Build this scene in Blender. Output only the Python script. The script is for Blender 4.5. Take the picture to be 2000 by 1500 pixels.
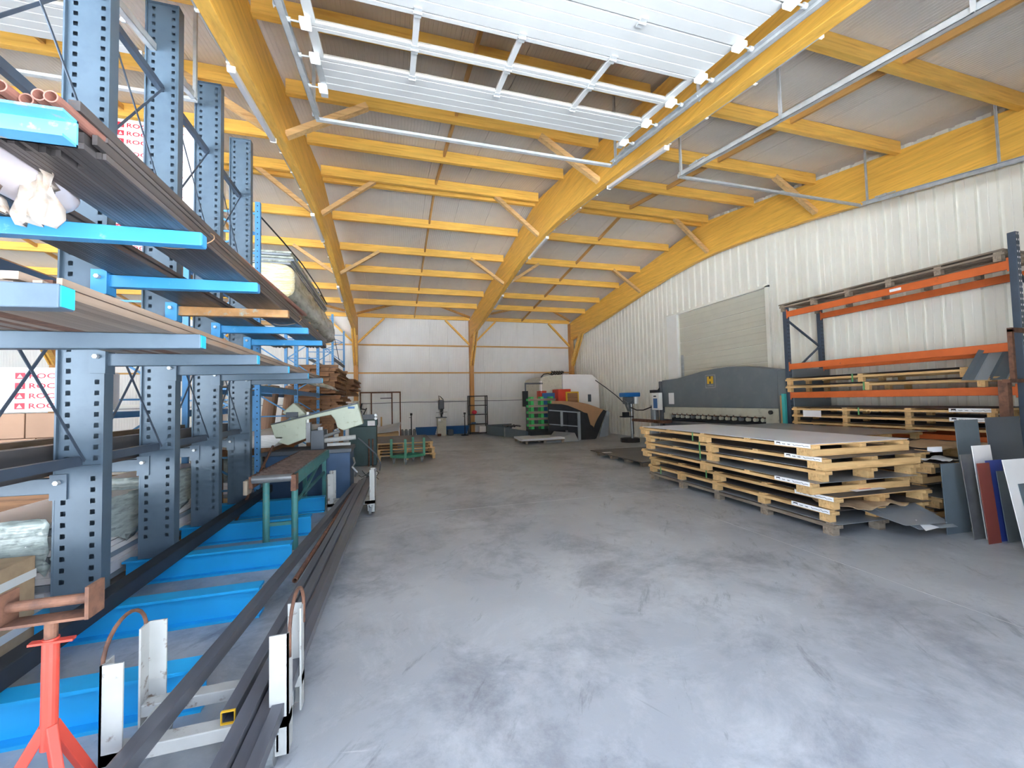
import bpy, math, random
from mathutils import Matrix, Vector
random.seed(7)
for _o in list(bpy.data.objects): bpy.data.objects.remove(_o)
C = bpy.context.scene.collection
S = bpy.context.scene
# ------------------------------------------------------------------ camera
YAW, PITCH, ROLL, FPX, CH = .28754, .03991, -.02262, 797.35, 1.75
cam = bpy.data.objects.new('camera', bpy.data.cameras.new('camera')); C.objects.link(cam)
cam.data.sensor_width = 36; cam.data.lens = 36*FPX/2000; cam.data.clip_start = .05; cam.data.clip_end = 400
_f = Vector((math.sin(YAW)*math.cos(PITCH), math.cos(YAW)*math.cos(PITCH), math.sin(PITCH)))
_r = Vector((math.cos(YAW), -math.sin(YAW), 0)); _u = _r.cross(_f)
_r2 = _r*math.cos(ROLL)+_u*math.sin(ROLL); _u2 = -_r*math.sin(ROLL)+_u*math.cos(ROLL)
_m = Matrix((_r2, _u2, -_f)).transposed().to_4x4(); _m.translation = (0, 0, CH)
cam.matrix_world = _m; S.camera = cam
# ------------------------------------------------------------------ sky, sun, exposure
w = bpy.data.worlds.new('sky'); S.world = w; w.use_nodes = True
_n = w.node_tree.nodes; _bg = _n['Background']
_sky = _n.new('ShaderNodeTexSky'); _sky.sky_type = 'NISHITA'; _sky.sun_disc = False
_sky.sun_elevation = math.radians(52); _sky.sun_rotation = math.radians(70); _sky.air_density = 1.0; _sky.dust_density = 2.2; _sky.ozone_density = 1.0
_hs = _n.new('ShaderNodeHueSaturation'); _hs.inputs['Saturation'].default_value = .6      # a hazy, milky sky
w.node_tree.links.new(_sky.outputs[0], _hs.inputs['Color']); w.node_tree.links.new(_hs.outputs[0], _bg.inputs[0]); _bg.inputs[1].default_value = .195
sl = bpy.data.lights.new('sun', 'SUN'); sl.energy = 30.0; sl.angle = .01; sl.color = (.93, .98, 1.04)
so = bpy.data.objects.new('sun', sl); C.objects.link(so)
so.rotation_euler = Vector((-.62, -.22, -.78)).to_track_quat('-Z', 'Y').to_euler()
S.view_settings.view_transform = 'Standard'; S.view_settings.look = 'None'; S.view_settings.gamma = 1
S.view_settings.use_curve_mapping = False; S.view_settings.exposure = 3.03
S.cycles.use_denoising = True; S.cycles.max_bounces = 10; S.cycles.diffuse_bounces = 8
S.cycles.sample_clamp_indirect = 8
# ------------------------------------------------------------------ materials
def srgb(r, g, b):
    f = lambda c: (c/255/12.92 if c <= 10 else ((c/255+.055)/1.055)**2.4)
    return (f(r), f(g), f(b), 1)
MT = {}
def mat(name, col, rough=.5, metal=0., var=.12, scale=4., stretch=(1, 1, 1), bump=0., rnd=.0, col2=None, mixlo=.4, mixhi=.65, spec=.5, detail=4, emit=None, alpha=1):
    """principled material; noise (object space, optionally stretched along a grain) varies the colour, col2 = wear / dirt / rust"""
    m = bpy.data.materials.new(name); m.use_nodes = True; t = m.node_tree; N = t.nodes; L = t.links
    b = N['Principled BSDF']; b.inputs['Roughness'].default_value = rough; b.inputs['Metallic'].default_value = metal
    b.inputs['Specular IOR Level'].default_value = spec
    c = srgb(*col)
    tc = N.new('ShaderNodeTexCoord'); mp = N.new('ShaderNodeMapping'); mp.inputs['Scale'].default_value = stretch
    L.new(tc.outputs['Object'], mp.inputs[0])
    nz = N.new('ShaderNodeTexNoise'); nz.inputs['Scale'].default_value = scale; nz.inputs['Detail'].default_value = detail
    L.new(mp.outputs[0], nz.inputs[0])
    ra = N.new('ShaderNodeValToRGB'); e = ra.color_ramp.elements
    e[0].position = .3; e[1].position = .7
    e[0].color = tuple(x*(1-var) for x in c[:3])+(1,); e[1].color = tuple(min(1, x*(1+var)) for x in c[:3])+(1,)
    L.new(nz.outputs[0], ra.inputs[0]); out = ra.outputs[0]
    if col2:
        n2 = N.new('ShaderNodeTexNoise'); n2.inputs['Scale'].default_value = scale*1.7; n2.inputs['Detail'].default_value = 6; n2.inputs['Roughness'].default_value = .65
        L.new(mp.outputs[0], n2.inputs[0])
        r2 = N.new('ShaderNodeValToRGB'); r2.color_ramp.elements[0].position = mixlo; r2.color_ramp.elements[1].position = mixhi
        L.new(n2.outputs[0], r2.inputs[0])
        mx = N.new('ShaderNodeMixRGB'); L.new(r2.outputs[0], mx.inputs[0]); L.new(out, mx.inputs[1]); mx.inputs[2].default_value = srgb(*col2); out = mx.outputs[0]
    if rnd:
        oi = N.new('ShaderNodeObjectInfo'); mr = N.new('ShaderNodeMapRange')
        mr.inputs[3].default_value = 1-rnd; mr.inputs[4].default_value = 1+rnd
        L.new(oi.outputs['Random'], mr.inputs[0])
        hs = N.new('ShaderNodeHueSaturation'); L.new(mr.outputs[0], hs.inputs['Value']); L.new(out, hs.inputs['Color']); out = hs.outputs[0]
    L.new(out, b.inputs['Base Color'])
    if bump:
        bp = N.new('ShaderNodeBump'); bp.inputs['Strength'].default_value = bump; bp.inputs['Distance'].default_value = .01
        L.new(nz.outputs[0], bp.inputs['Height']); L.new(bp.outputs[0], b.inputs['Normal'])
    if emit:
        b.inputs['Emission Color'].default_value = srgb(*emit[0]); b.inputs['Emission Strength'].default_value = emit[1]
    MT[name] = m; return m
GX, GY, GZ = (.06, 1, 1), (1, .06, 1), (1, 1, .06)
for ax, st in (('x', GX), ('y', GY), ('z', GZ)):
    mat('timber_'+ax, (240, 192, 92), .5, var=.14, scale=14, stretch=st, rnd=.06, col2=(214, 158, 70), mixlo=.5, mixhi=.72)
    mat('pine_'+ax, (214, 176, 122), .6, var=.14, scale=16, stretch=st, rnd=.12, col2=(176, 130, 78), mixlo=.5, mixhi=.75)
    mat('oldwood_'+ax, (150, 136, 120), .7, var=.2, scale=16, stretch=st, rnd=.12, col2=(104, 90, 78), mixlo=.45, mixhi=.7)
    mat('brownwood_'+ax, (150, 108, 74), .7, var=.22, scale=14, stretch=st, rnd=.22, col2=(92, 66, 48), mixlo=.5, mixhi=.75)
    mat('steelbar_'+ax, (80, 76, 76), .42, .3, var=.3, scale=20, stretch=st, rnd=.3, col2=(124, 84, 58), mixlo=.58, mixhi=.8)
mat('glulam', (240, 188, 84), .5, var=.12, scale=18, stretch=(1, .05, 1), col2=(212, 154, 66), mixlo=.5, mixhi=.75)
mat('ceilpanel', (222, 217, 211), .6, var=.03, scale=2)
mat('wallpanel', (234, 236, 237), .5, var=.03, scale=1.2, rnd=.015)
mat('cladding', (232, 231, 222), .32, var=.03, scale=1.5, rnd=.01)
mat('white', (236, 237, 234), .4, var=.02)
mat('chippedwhite', (172, 173, 170), .5, var=.06, scale=9, col2=(112, 96, 84), mixlo=.60, mixhi=.70)
mat('galv', (178, 182, 184), .4, .3, var=.15, scale=7)
mat('rackgrey', (78, 95, 110), .42, .1, var=.07, scale=3, col2=(70, 86, 102), mixlo=.5, mixhi=.8)
mat('bluearm', (60, 146, 204), .38, .05, var=.06, scale=5, col2=(120, 178, 214), mixlo=.64, mixhi=.72)
mat('bluerust', (88, 158, 202), .5, .05, var=.1, scale=6, col2=(168, 140, 96), mixlo=.55, mixhi=.68)
mat('rustwood', (176, 132, 86), .7, .1, var=.25, scale=7, col2=(150, 160, 156), mixlo=.52, mixhi=.66)
mat('bluebase', (34, 166, 228), .38, .05, var=.06, scale=4)
mat('lightblue', (84, 146, 200), .45, .1, var=.08, scale=4)
mat('blackrail', (44, 48, 56), .55, .2, var=.2, scale=6)
mat('dark', (30, 32, 36), .6, var=.2)
mat('darkgrey', (88, 94, 102), .5, .1, var=.08, scale=3)
mat('pressgrey', (106, 114, 120), .42, .1, var=.05, scale=2, col2=(118, 124, 126), mixlo=.5, mixhi=.8)
mat('cream', (196, 194, 178), .5, var=.07, scale=4, col2=(160, 154, 136), mixlo=.55, mixhi=.75)
mat('orange', (208, 104, 52), .45, .05, var=.08, scale=5, col2=(122, 84, 70), mixlo=.66, mixhi=.74)
mat('frameblue', (70, 82, 98), .45, .2, var=.1, scale=5)
mat('rust', (120, 84, 66), .75, .2, var=.3, scale=9, col2=(84, 60, 52), mixlo=.45, mixhi=.7)
mat('redstand', (198, 72, 58), .5, .05, var=.1, scale=6, col2=(160, 84, 72), mixlo=.6, mixhi=.8)
mat('teal', (66, 128, 128), .5, .1, var=.12, scale=8, col2=(112, 116, 100), mixlo=.56, mixhi=.74)
mat('green', (62, 132, 104), .5, .05, var=.1, scale=8)
mat('brightgreen', (62, 186, 96), .5, var=.12, scale=6, rnd=.06)
mat('greenstrap', (96, 150, 96), .5, var=.15)
mat('darkgreen', (52, 76, 78), .5, .1, var=.12, scale=4)
mat('sawcream', (186, 194, 176), .45, var=.06, scale=6, col2=(150, 152, 124), mixlo=.58, mixhi=.74)
mat('navy', (56, 84, 118), .45, .1, var=.1, scale=4)
mat('steel', (150, 152, 154), .35, .7, var=.15, scale=6)
mat('sheetmetal', (236, 242, 250), .3, .0, var=.05, scale=1.2)
mat('darksheet', (88, 84, 84), .5, .1, var=.15, scale=2.5, rnd=.1)
mat('greysheet', (154, 161, 168), .35, .2, var=.08, scale=2, rnd=.06)
mat('rubber', (40, 40, 44), .7, var=.2)
mat('wheelgrey', (120, 124, 126), .5, .1, var=.15, scale=12)
mat('paper', (238, 238, 240), .7, var=.01)
mat('ink', (32, 34, 40), .7, var=.05)
mat('redprint', (206, 42, 60), .6, var=.04)
mat('wrapwhite', (196, 188, 192), .28, var=.06, scale=6, bump=.6, col2=(206, 180, 192), mixlo=.55, mixhi=.8)
mat('wrapgrey', (170, 182, 180), .2, var=.22, scale=7, bump=.9, stretch=(.5, .5, 3), col2=(112, 122, 122), mixlo=.5, mixhi=.75)
mat('tarp', (176, 182, 172), .22, var=.3, scale=5, bump=.9, stretch=(1, .3, 1.5), col2=(104, 108, 98), mixlo=.45, mixhi=.7)
mat('insulation', (230, 214, 160), .8, var=.12, scale=14, stretch=(.25, 1, 3), bump=.5, col2=(242, 238, 222), mixlo=.48, mixhi=.58)
mat('packwhite', (240, 238, 238), .45, var=.03, scale=3, rnd=.02)
mat('carton', (152, 120, 98), .75, var=.06, scale=4, rnd=.1)
mat('kraft', (186, 160, 128), .8, var=.14, scale=8, bump=.5)
mat('hardboard', (172, 132, 96), .6, var=.05, scale=3)
mat('red', (204, 64, 44), .45, var=.05)
mat('yellow', (214, 168, 40), .45, var=.06)
mat('machblue', (56, 104, 160), .45, var=.06)
mat('drillblue', (36, 112, 184), .4, var=.05)
mat('pipecopper', (150, 104, 92), .5, .3, var=.15, scale=8)
mat('tealboard', (70, 176, 172), .6, var=.06)
mat('redbrown', (128, 62, 54), .55, var=.06)
mat('royalblue', (54, 72, 150), .5, var=.06)
mat('slate', (104, 116, 126), .45, .15, var=.06)
mat('cable', (34, 34, 36), .6, var=.1)
mat('lampwhite', (206, 207, 212), .3, var=.01)
mat('cyanface', (40, 178, 226), .4, var=.05)
mat('copperwire', (150, 120, 92), .5, .2)
def glassmat():
    m = bpy.data.materials.new('pane_glass'); m.use_nodes = True; t = m.node_tree; N = t.nodes; L = t.links
    N.remove(N['Principled BSDF']); o = N['Material Output']
    tr = N.new('ShaderNodeBsdfTransparent'); tr.inputs[0].default_value = (.84, .82, .79, 1)
    gl = N.new('ShaderNodeBsdfGlossy'); gl.inputs['Roughness'].default_value = .06
    mx = N.new('ShaderNodeMixShader'); mx.inputs[0].default_value = .05; L.new(tr.outputs[0], mx.inputs[1]); L.new(gl.outputs[0], mx.inputs[2]); L.new(mx.outputs[0], o.inputs[0])
    MT['glass'] = m
glassmat()
def concrete():
    m = bpy.data.materials.new('concrete'); m.use_nodes = True; t = m.node_tree; N = t.nodes; L = t.links; b = N['Principled BSDF']
    tc = N.new('ShaderNodeTexCoord')
    def noise(sc, det, st=(1, 1, 1), rough=.6, dist=0):
        mp = N.new('ShaderNodeMapping'); mp.inputs['Scale'].default_value = st; L.new(tc.outputs['Object'], mp.inputs[0])
        n = N.new('ShaderNodeTexNoise'); n.inputs['Scale'].default_value = sc; n.inputs['Detail'].default_value = det; n.inputs['Roughness'].default_value = rough; n.inputs['Distortion'].default_value = dist
        L.new(mp.outputs[0], n.inputs[0]); return n.outputs[0]
    def ramp(x, p0, p1, c0, c1):
        r = N.new('ShaderNodeValToRGB'); r.color_ramp.elements[0].position = p0; r.color_ramp.elements[1].position = p1
        r.color_ramp.elements[0].color = c0; r.color_ramp.elements[1].color = c1; L.new(x, r.inputs[0]); return r.outputs[0]
    def mix(f, a, c, mode='MIX', fac=None):
        x = N.new('ShaderNodeMixRGB'); x.blend_type = mode
        if fac is not None: x.inputs[0].default_value = fac
        else: L.new(f, x.inputs[0])
        L.new(a, x.inputs[1])
        if isinstance(c, tuple): x.inputs[2].default_value = c
        else: L.new(c, x.inputs[2])
        return x.outputs[0]
    def rot(sc, det, st, ang, rough=.6, dist=0):
        mp = N.new('ShaderNodeMapping'); mp.inputs['Rotation'].default_value = (0, 0, math.radians(ang)); L.new(tc.outputs['Object'], mp.inputs[0])
        m2 = N.new('ShaderNodeMapping'); m2.inputs['Scale'].default_value = st; L.new(mp.outputs[0], m2.inputs[0])
        n = N.new('ShaderNodeTexNoise'); n.inputs['Scale'].default_value = sc; n.inputs['Detail'].default_value = det; n.inputs['Roughness'].default_value = rough; n.inputs['Distortion'].default_value = dist
        L.new(m2.outputs[0], n.inputs[0]); return n.outputs[0]
    base = ramp(noise(.35, 4, (1, 1, 1), .6, .2), .35, .65, srgb(163, 167, 172), srgb(181, 184, 187))
    base = mix(ramp(noise(.9, 10, (1, 1, 1), .74, .3), .49, .66, (0, 0, 0, 1), (.6, .6, .6, 1)), base, srgb(120, 124, 131))
    base = mix(ramp(noise(1.3, 12, (1, 1, 1), .78, .4), .50, .72, (0, 0, 0, 1), (.6, .6, .6, 1)), base, srgb(200, 202, 204))
    base = mix(ramp(rot(5, 9, (1, .22, 1), 35, .74, .3), .58, .68, (0, 0, 0, 1), (.5, .5, .5, 1)), base, srgb(116, 118, 122))
    base = mix(ramp(rot(14, 5, (1, .05, 1), 62, .6), .70, .80, (0, 0, 0, 1), (.4, .4, .4, 1)), base, srgb(108, 110, 114))
    base = mix(ramp(rot(16, 5, (1, .05, 1), -28, .6), .71, .8, (0, 0, 0, 1), (.4, .4, .4, 1)), base, srgb(110, 112, 116))
    base = mix(ramp(rot(13, 5, (1, .06, 1), 100, .6), .71, .76, (0, 0, 0, 1), (.5, .5, .5, 1)), base, srgb(212, 213, 212))
    base = mix(ramp(noise(75, 4), .3, .72, (.0, .0, .0, 1), (1, 1, 1, 1)), base, base, 'OVERLAY', .5)
    L.new(base, b.inputs['Base Color'])
    rr = N.new('ShaderNodeMapRange'); rr.inputs[3].default_value = .26; rr.inputs[4].default_value = .46; L.new(noise(1.4, 6, rough=.7, dist=1), rr.inputs[0]); L.new(rr.outputs[0], b.inputs['Roughness'])
    bp = N.new('ShaderNodeBump'); bp.inputs['Strength'].default_value = .12; bp.inputs['Distance'].default_value = .01; L.new(noise(40, 5), bp.inputs['Height']); L.new(bp.outputs[0], b.inputs['Normal'])
    MT['concrete'] = m
concrete()
mat('apron', (182, 184, 184), .8, var=.08, scale=.6)
# ------------------------------------------------------------------ mesh helpers
class MB:
    def __init__(s, M=None): s.v = []; s.f = []; s.M = M
    def add(s, vs, fs):
        o = len(s.v)
        s.v += [tuple(s.M @ Vector(p)) for p in vs] if s.M else [tuple(p) for p in vs]
        s.f += [tuple(i+o for i in f) for f in fs]; return s
    def box(s, x0, x1, y0, y1, z0, z1):
        return s.add([(x0, y0, z0), (x1, y0, z0), (x1, y1, z0), (x0, y1, z0), (x0, y0, z1), (x1, y0, z1), (x1, y1, z1), (x0, y1, z1)],
                     [(3, 2, 1, 0), (4, 5, 6, 7), (0, 1, 5, 4), (1, 2, 6, 5), (2, 3, 7, 6), (3, 0, 4, 7)])
    def cbox(s, c, d): return s.box(c[0]-d[0]/2, c[0]+d[0]/2, c[1]-d[1]/2, c[1]+d[1]/2, c[2]-d[2]/2, c[2]+d[2]/2)
    def beam(s, p, q, w, h, up=(0, 0, 1)):
        p = Vector(p); q = Vector(q); d = (q-p).normalized(); u = Vector(up)
        if abs(d.dot(u)) > .98: u = Vector((1, 0, 0))
        r = d.cross(u).normalized()*w/2; u = r.cross(d).normalized()*h/2
        vs = [p-r-u, p+r-u, p+r+u, p-r+u, q-r-u, q+r-u, q+r+u, q-r+u]
        return s.add(vs, [(0, 1, 2, 3), (7, 6, 5, 4), (4, 5, 1, 0), (5, 6, 2, 1), (6, 7, 3, 2), (7, 4, 0, 3)])
    def cyl(s, p, q, r, n=12, r2=None):
        p = Vector(p); q = Vector(q); d = (q-p).normalized(); u = Vector((0, 0, 1)) if abs(d.z) < .9 else Vector((1, 0, 0))
        a = d.cross(u).normalized(); b = a.cross(d); r2 = r if r2 is None else r2; vs = []
        for c, rr in ((p, r), (q, r2)):
            for i in range(n):
                t = 2*math.pi*i/n; vs.append(c+a*math.cos(t)*rr+b*math.sin(t)*rr)
        fs = [(i, n+i, n+(i+1) % n, (i+1) % n) for i in range(n)]+[tuple(range(n)), tuple(range(2*n-1, n-1, -1))]
        return s.add(vs, fs)
    def ring(s, p, q, r, ri, n=12):
        """a tube with an open bore"""
        p = Vector(p); q = Vector(q); d = (q-p).normalized(); u = Vector((0, 0, 1)) if abs(d.z) < .9 else Vector((1, 0, 0))
        a = d.cross(u).normalized(); b = a.cross(d); vs = []
        for c, rr in ((p, r), (q, r), (q, ri), (p, ri)):
            for i in range(n):
                t = 2*math.pi*i/n; vs.append(c+a*math.cos(t)*rr+b*math.sin(t)*rr)
        fs = [(k*n+i, ((k+1) % 4)*n+i, ((k+1) % 4)*n+(i+1) % n, k*n+(i+1) % n) for k in range(4) for i in range(n)]
        return s.add(vs, fs)
    def path(s, pts, r, n=6):
        pts = [Vector(p) for p in pts]; vs = []; ref = Vector((.3, .2, 1)).normalized()
        for k, p in enumerate(pts):
            d = (pts[min(k+1, len(pts)-1)]-pts[max(k-1, 0)]).normalized(); a = d.cross(ref)
            if a.length < .05: a = d.cross(Vector((1, 0, 0)))
            a.normalize(); b = a.cross(d)
            vs += [p+a*math.cos(2*math.pi*i/n)*r+b*math.sin(2*math.pi*i/n)*r for i in range(n)]
        fs = [(k*n+i, k*n+n+i, k*n+n+(i+1) % n, k*n+(i+1) % n) for k in range(len(pts)-1) for i in range(n)]
        fs += [tuple(range(n)), tuple(range(len(vs)-1, len(vs)-1-n, -1))]
        return s.add(vs, fs)
    def prism(s, poly, ax, a0, a1):
        g = {'x': lambda a, u, v: (a, u, v), 'y': lambda a, u, v: (u, a, v), 'z': lambda a, u, v: (u, v, a)}[ax]; n = len(poly)
        vs = [g(a0, *p) for p in poly]+[g(a1, *p) for p in poly]
        return s.add(vs, [(i, (i+1) % n, n+(i+1) % n, n+i) for i in range(n)]+[tuple(range(n-1, -1, -1)), tuple(range(n, 2*n))])
    def slab(s, quad, t, nrm):
        """a plate of thickness t on 4 (or more) corners"""
        k = Vector(nrm).normalized()*t; a = [Vector(p) for p in quad]; n = len(a)
        return s.add(a+[p+k for p in a], [(i, (i+1) % n, n+(i+1) % n, n+i) for i in range(n)]+[tuple(range(n-1, -1, -1)), tuple(range(n, 2*n))])
    def build(s, name, m, parent=None, label=None, cat=None, group=None, kind=None, bev=0, smooth=False, fix=True):
        me = bpy.data.meshes.new(name)
        if parent is None:
            xs = [p[0] for p in s.v]; ys = [p[1] for p in s.v]; zs = [p[2] for p in s.v]
            o0 = Vector(((min(xs)+max(xs))/2, (min(ys)+max(ys))/2, min(zs)))
        else: o0 = ORG[parent]
        me.from_pydata([tuple(Vector(p)-o0) for p in s.v], [], s.f)
        if fix:
            import bmesh
            bm = bmesh.new(); bm.from_mesh(me); bmesh.ops.recalc_face_normals(bm, faces=bm.faces); bm.to_mesh(me); bm.free()
        if smooth:
            for p in me.polygons: p.use_smooth = True
        me.materials.append(MT[m] if isinstance(m, str) else m)
        o = bpy.data.objects.new(name, me); C.objects.link(o); ORG[o] = o0
        if parent is None: o.location = o0
        else: o.parent = parent
        if bev:
            b = o.modifiers.new('bevel', 'BEVEL'); b.width = bev; b.segments = 2; b.limit_method = 'ANGLE'; b.angle_limit = .6
        tag(o, label, cat, group, kind); return o
ORG = {}
def tag(o, label=None, cat=None, group=None, kind=None):
    for k, v in (('label', label), ('category', cat), ('group', group), ('kind', kind)):
        if v: o[k] = v
    return o
def thing(name, label, cat, loc, group=None, kind=None):
    o = bpy.data.objects.new(name, None); C.objects.link(o); o.location = loc; o.empty_display_size = .1; ORG[o] = Vector(loc)
    return tag(o, label, cat, group, kind)
def copy_tree(o, off=(0, 0, 0), label=None, group=None, parent=None):
    c = o.copy(); C.objects.link(c); c.parent = parent
    if parent is None: c.location = o.location+Vector(off); ORG[c] = ORG[o]+Vector(off)
    if label: c['label'] = label
    if group: c['group'] = group
    for ch in o.children: copy_tree(ch, parent=c)
    return c
def share(src, name, loc, parent, rot=None):
    """another object on the same mesh data (a repeated piece)"""
    o = bpy.data.objects.new(name, src.data); C.objects.link(o); o.parent = parent; o.location = Vector(loc)
    if rot: o.rotation_euler = rot
    ORG[o] = ORG[parent]
    return o
def text_mesh(txt, size, M, name, m, parent, ext=.0006, align='LEFT', sx=1):
    """flat lettering: x right, y up in M's frame"""
    cu = bpy.data.curves.new('lettering', 'FONT'); cu.body = txt; cu.size = size; cu.align_x = align; cu.extrude = ext; cu.resolution_u = 2; cu.offset = size*.018
    ob = bpy.data.objects.new('lettering', cu); me = bpy.data.meshes.new_from_object(ob)
    bpy.data.objects.remove(ob); bpy.data.curves.remove(cu)
    me.transform(Matrix.Scale(sx, 4, (1, 0, 0))); me.transform(M); me.transform(Matrix.Translation(-ORG[parent]))
    me.materials.clear(); me.materials.append(MT[m]); o = bpy.data.objects.new(name, me); C.objects.link(o); o.parent = parent; ORG[o] = ORG[parent]
    return o
def frame(o, x, y, nz=None):
    """matrix with origin o, x axis and y axis given"""
    x = Vector(x).normalized(); y = Vector(y).normalized(); z = x.cross(y)
    m = Matrix((x, y, z)).transposed().to_4x4(); m.translation = Vector(o); return m
ORD = ['first', 'second', 'third', 'fourth', 'fifth', 'sixth', 'seventh', 'eighth', 'ninth', 'tenth', 'eleventh', 'twelfth', 'thirteenth', 'fourteenth']+['%dth' % i for i in range(15, 41)]; ORD[20], ORD[21], ORD[22] = '21st', '22nd', '23rd'; ORD[30], ORD[31], ORD[32] = '31st', '32nd', '33rd'

mat('tubegrey', (100, 102, 110), .36, .35, var=.2, scale=12, stretch=(1, .05, 1), col2=(120, 88, 68), mixlo=.62, mixhi=.8)

mat('steelbrown_y', (140, 122, 108), .5, .2, var=.25, scale=20, stretch=GY, rnd=.28, col2=(156, 104, 66), mixlo=.58, mixhi=.78)
for ax, st in (('x', GX), ('y', GY)): mat('striptimber_'+ax, (206, 160, 94), .6, var=.15, scale=14, stretch=st, rnd=.06)
mat('postwood', (206, 150, 84), .55, var=.15, scale=14, stretch=GZ, rnd=.04)
mat('film', (196, 184, 174), .25, var=.12, scale=9, bump=.5, col2=(186, 150, 120), mixlo=.5, mixhi=.75)
def filmmat():
    m = MT['film']; t = m.node_tree; b = t.nodes['Principled BSDF']; b.inputs['Alpha'].default_value = .62
filmmat()

mat('doorwhite', (192, 194, 194), .4, var=.02)

mat('doorcream', (200, 198, 184), .45, var=.03, scale=2)
mat('jointgrey', (190, 192, 192), .6, var=.05)

mat('rollersteel', (132, 114, 106), .4, .3, var=.2, scale=10, col2=(96, 76, 66), mixlo=.5, mixhi=.75)
# ================================================================== THE BUILDING
RY = 11.1                                              # ridge
def zb(y): return 7.53-.157*(RY-y) if y < RY else 7.53-.128*(y-RY)      # purlin undersides
def zr(y): return zb(y)+.28                            # ceiling underside
XL, XR, YF, YB = -20.0, 10.45, -.3, 22.4
MB().box(XL, XR+.2, YF-.1, YB+.2, -.2, 0).build('floor', 'concrete', kind='structure')
FLJ = bpy.data.objects['floor']
for (a, b) in (((4.42, 1.0), (4.42, 22.2)), ((-1.62, 9.4), (-1.62, 22.2)), ((-6, 6.72), (10.3, 6.60)), ((-6, 14.0), (10.3, 14.0))):
    MB().beam((a[0], a[1], 0), (b[0], b[1], 0), .006, .003).build('floor_joint', 'jointgrey', FLJ)
MB().box(-70, 60, -60, YF-.1, -.22, -.015).build('floor_outside', 'apron', kind='structure')
# --- back wall: one panel per metre, micro-ribbed
wb = MB().box(XL, XR+.1, YB+.07, YB+.16, 0, 6.5).build('wall_back', 'wallpanel', kind='structure')
def ribpanel(wd, h, nr, dep):
    pts = []; p = wd/nr
    for i in range(nr): pts += [(i*p, 0), (i*p+p*.62, 0), (i*p+p*.72, dep), (i*p+p*.9, dep)]
    pts = [(x+.004 if k == 0 else x, y) for k, (x, y) in enumerate(pts)]+[(wd-.004, 0), (wd-.004, .07), (.004, .07)]
    return pts
src = None; x = XL
while x < XR:
    if src is None:
        src = MB().prism([(px+x, py+YB) for px, py in ribpanel(1.0, 0, 10, .006)], 'z', 0, 6.4).build('wall_panel', 'wallpanel', wb); x0 = x
    else: share(src, 'wall_panel', (x-x0, 0, 0), wb)
    x += 1.0
# --- right wall: trapezoidal sheets seen from inside (the outer ribs are grooves here)
wr = MB().box(XR+.07, XR+.16, YF, 9.1, 0, 5.4).box(XR+.07, XR+.16, 13.05, YB, 0, 5.4).box(XR+.07, XR+.16, YF, YB, 4.95, 5.5).build('wall_right', 'cladding', kind='structure')
def clad(y0, y1, z0, nm='cladding_sheet', P=.29):
    n = max(1, round((y1-y0)/P)); p = (y1-y0)/n; prof = []
    for i in range(n):
        a = y0+i*p
        prof += [(a, 0), (a+p*.34, 0), (a+p*.36, .008), (a+p*.40, .008), (a+p*.42, 0), (a+p*.66, 0), (a+p*.70, .06), (a+p*.94, .06), (a+p*.98, 0)]
    prof.append((y1, 0)); k = len(prof); vs = []
    for y, d in prof: vs.append((XR+d, y, z0))
    for y, d in prof: vs.append((XR+d, y, zr(y)+.02))
    MB().add(vs, [(i, i+1, k+i+1, k+i) for i in range(k-1)]).build(nm, 'cladding', wr, fix=False)
y = YF
for y0, y1, z0, n in ((YF, 9.12, 0, 8), (9.12, 13.0, 4.92, 3), (13.0, 13.6, 4.92, 1), (13.6, YB, 0, 8)):
    for i in range(n): clad(y0+(y1-y0)*i/n, y0+(y1-y0)*(i+1)/n, z0)
MB().box(XL-.15, XL, YF, YB, 0, 7.9).build('wall_left', 'wallpanel', kind='structure')
# --- front wall with its door openings (behind the camera)
DOORS = [-16.65, -10.65, -4.65, 1.32]
wf = MB(); DH = 4.78; hw = 2.16; xs = XL
for d in DOORS:
    wf.box(xs, d-hw, YF-.12, YF, 0, 6.1); wf.box(d-hw, d+hw, YF-.12, YF, DH, 6.1); xs = d+hw
wf.box(xs, XR, YF-.12, YF, 0, 6.1)
wf.build('wall_front', 'wallpanel', kind='structure')
# --- ceiling: insulated panels, one metre wide, running with the slope
for nm, ya, yb_ in (('ceiling_front', YF-.6, RY), ('ceiling_back', RY, YB+.5)):
    c = MB().add([(XL, ya, zr(ya)+.09), (XR+.15, ya, zr(ya)+.09), (XR+.15, yb_, zr(yb_)+.09), (XL, yb_, zr(yb_)+.09)], [(0, 1, 2, 3)]).build(nm, 'ceilpanel', kind='structure', fix=False)
    src = None; x = XL
    while x < XR+.1:
        if src is None:
            prof = ribpanel(1.0, 0, 16, .004); n = len(prof)
            vs = [(px+x, ya, zr(ya)+pz) for px, pz in prof]+[(px+x, yb_, zr(yb_)+pz) for px, pz in prof]
            src = MB().add(vs, [(i, (i+1) % n, n+(i+1) % n, n+i) for i in range(n)]+[tuple(range(n-1, -1, -1)), tuple(range(n, 2*n))]).build('roof_panel', 'ceilpanel', c); x0 = x
        else: share(src, 'roof_panel', (x-x0, 0, 0), c)
        x += 1.0
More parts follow.
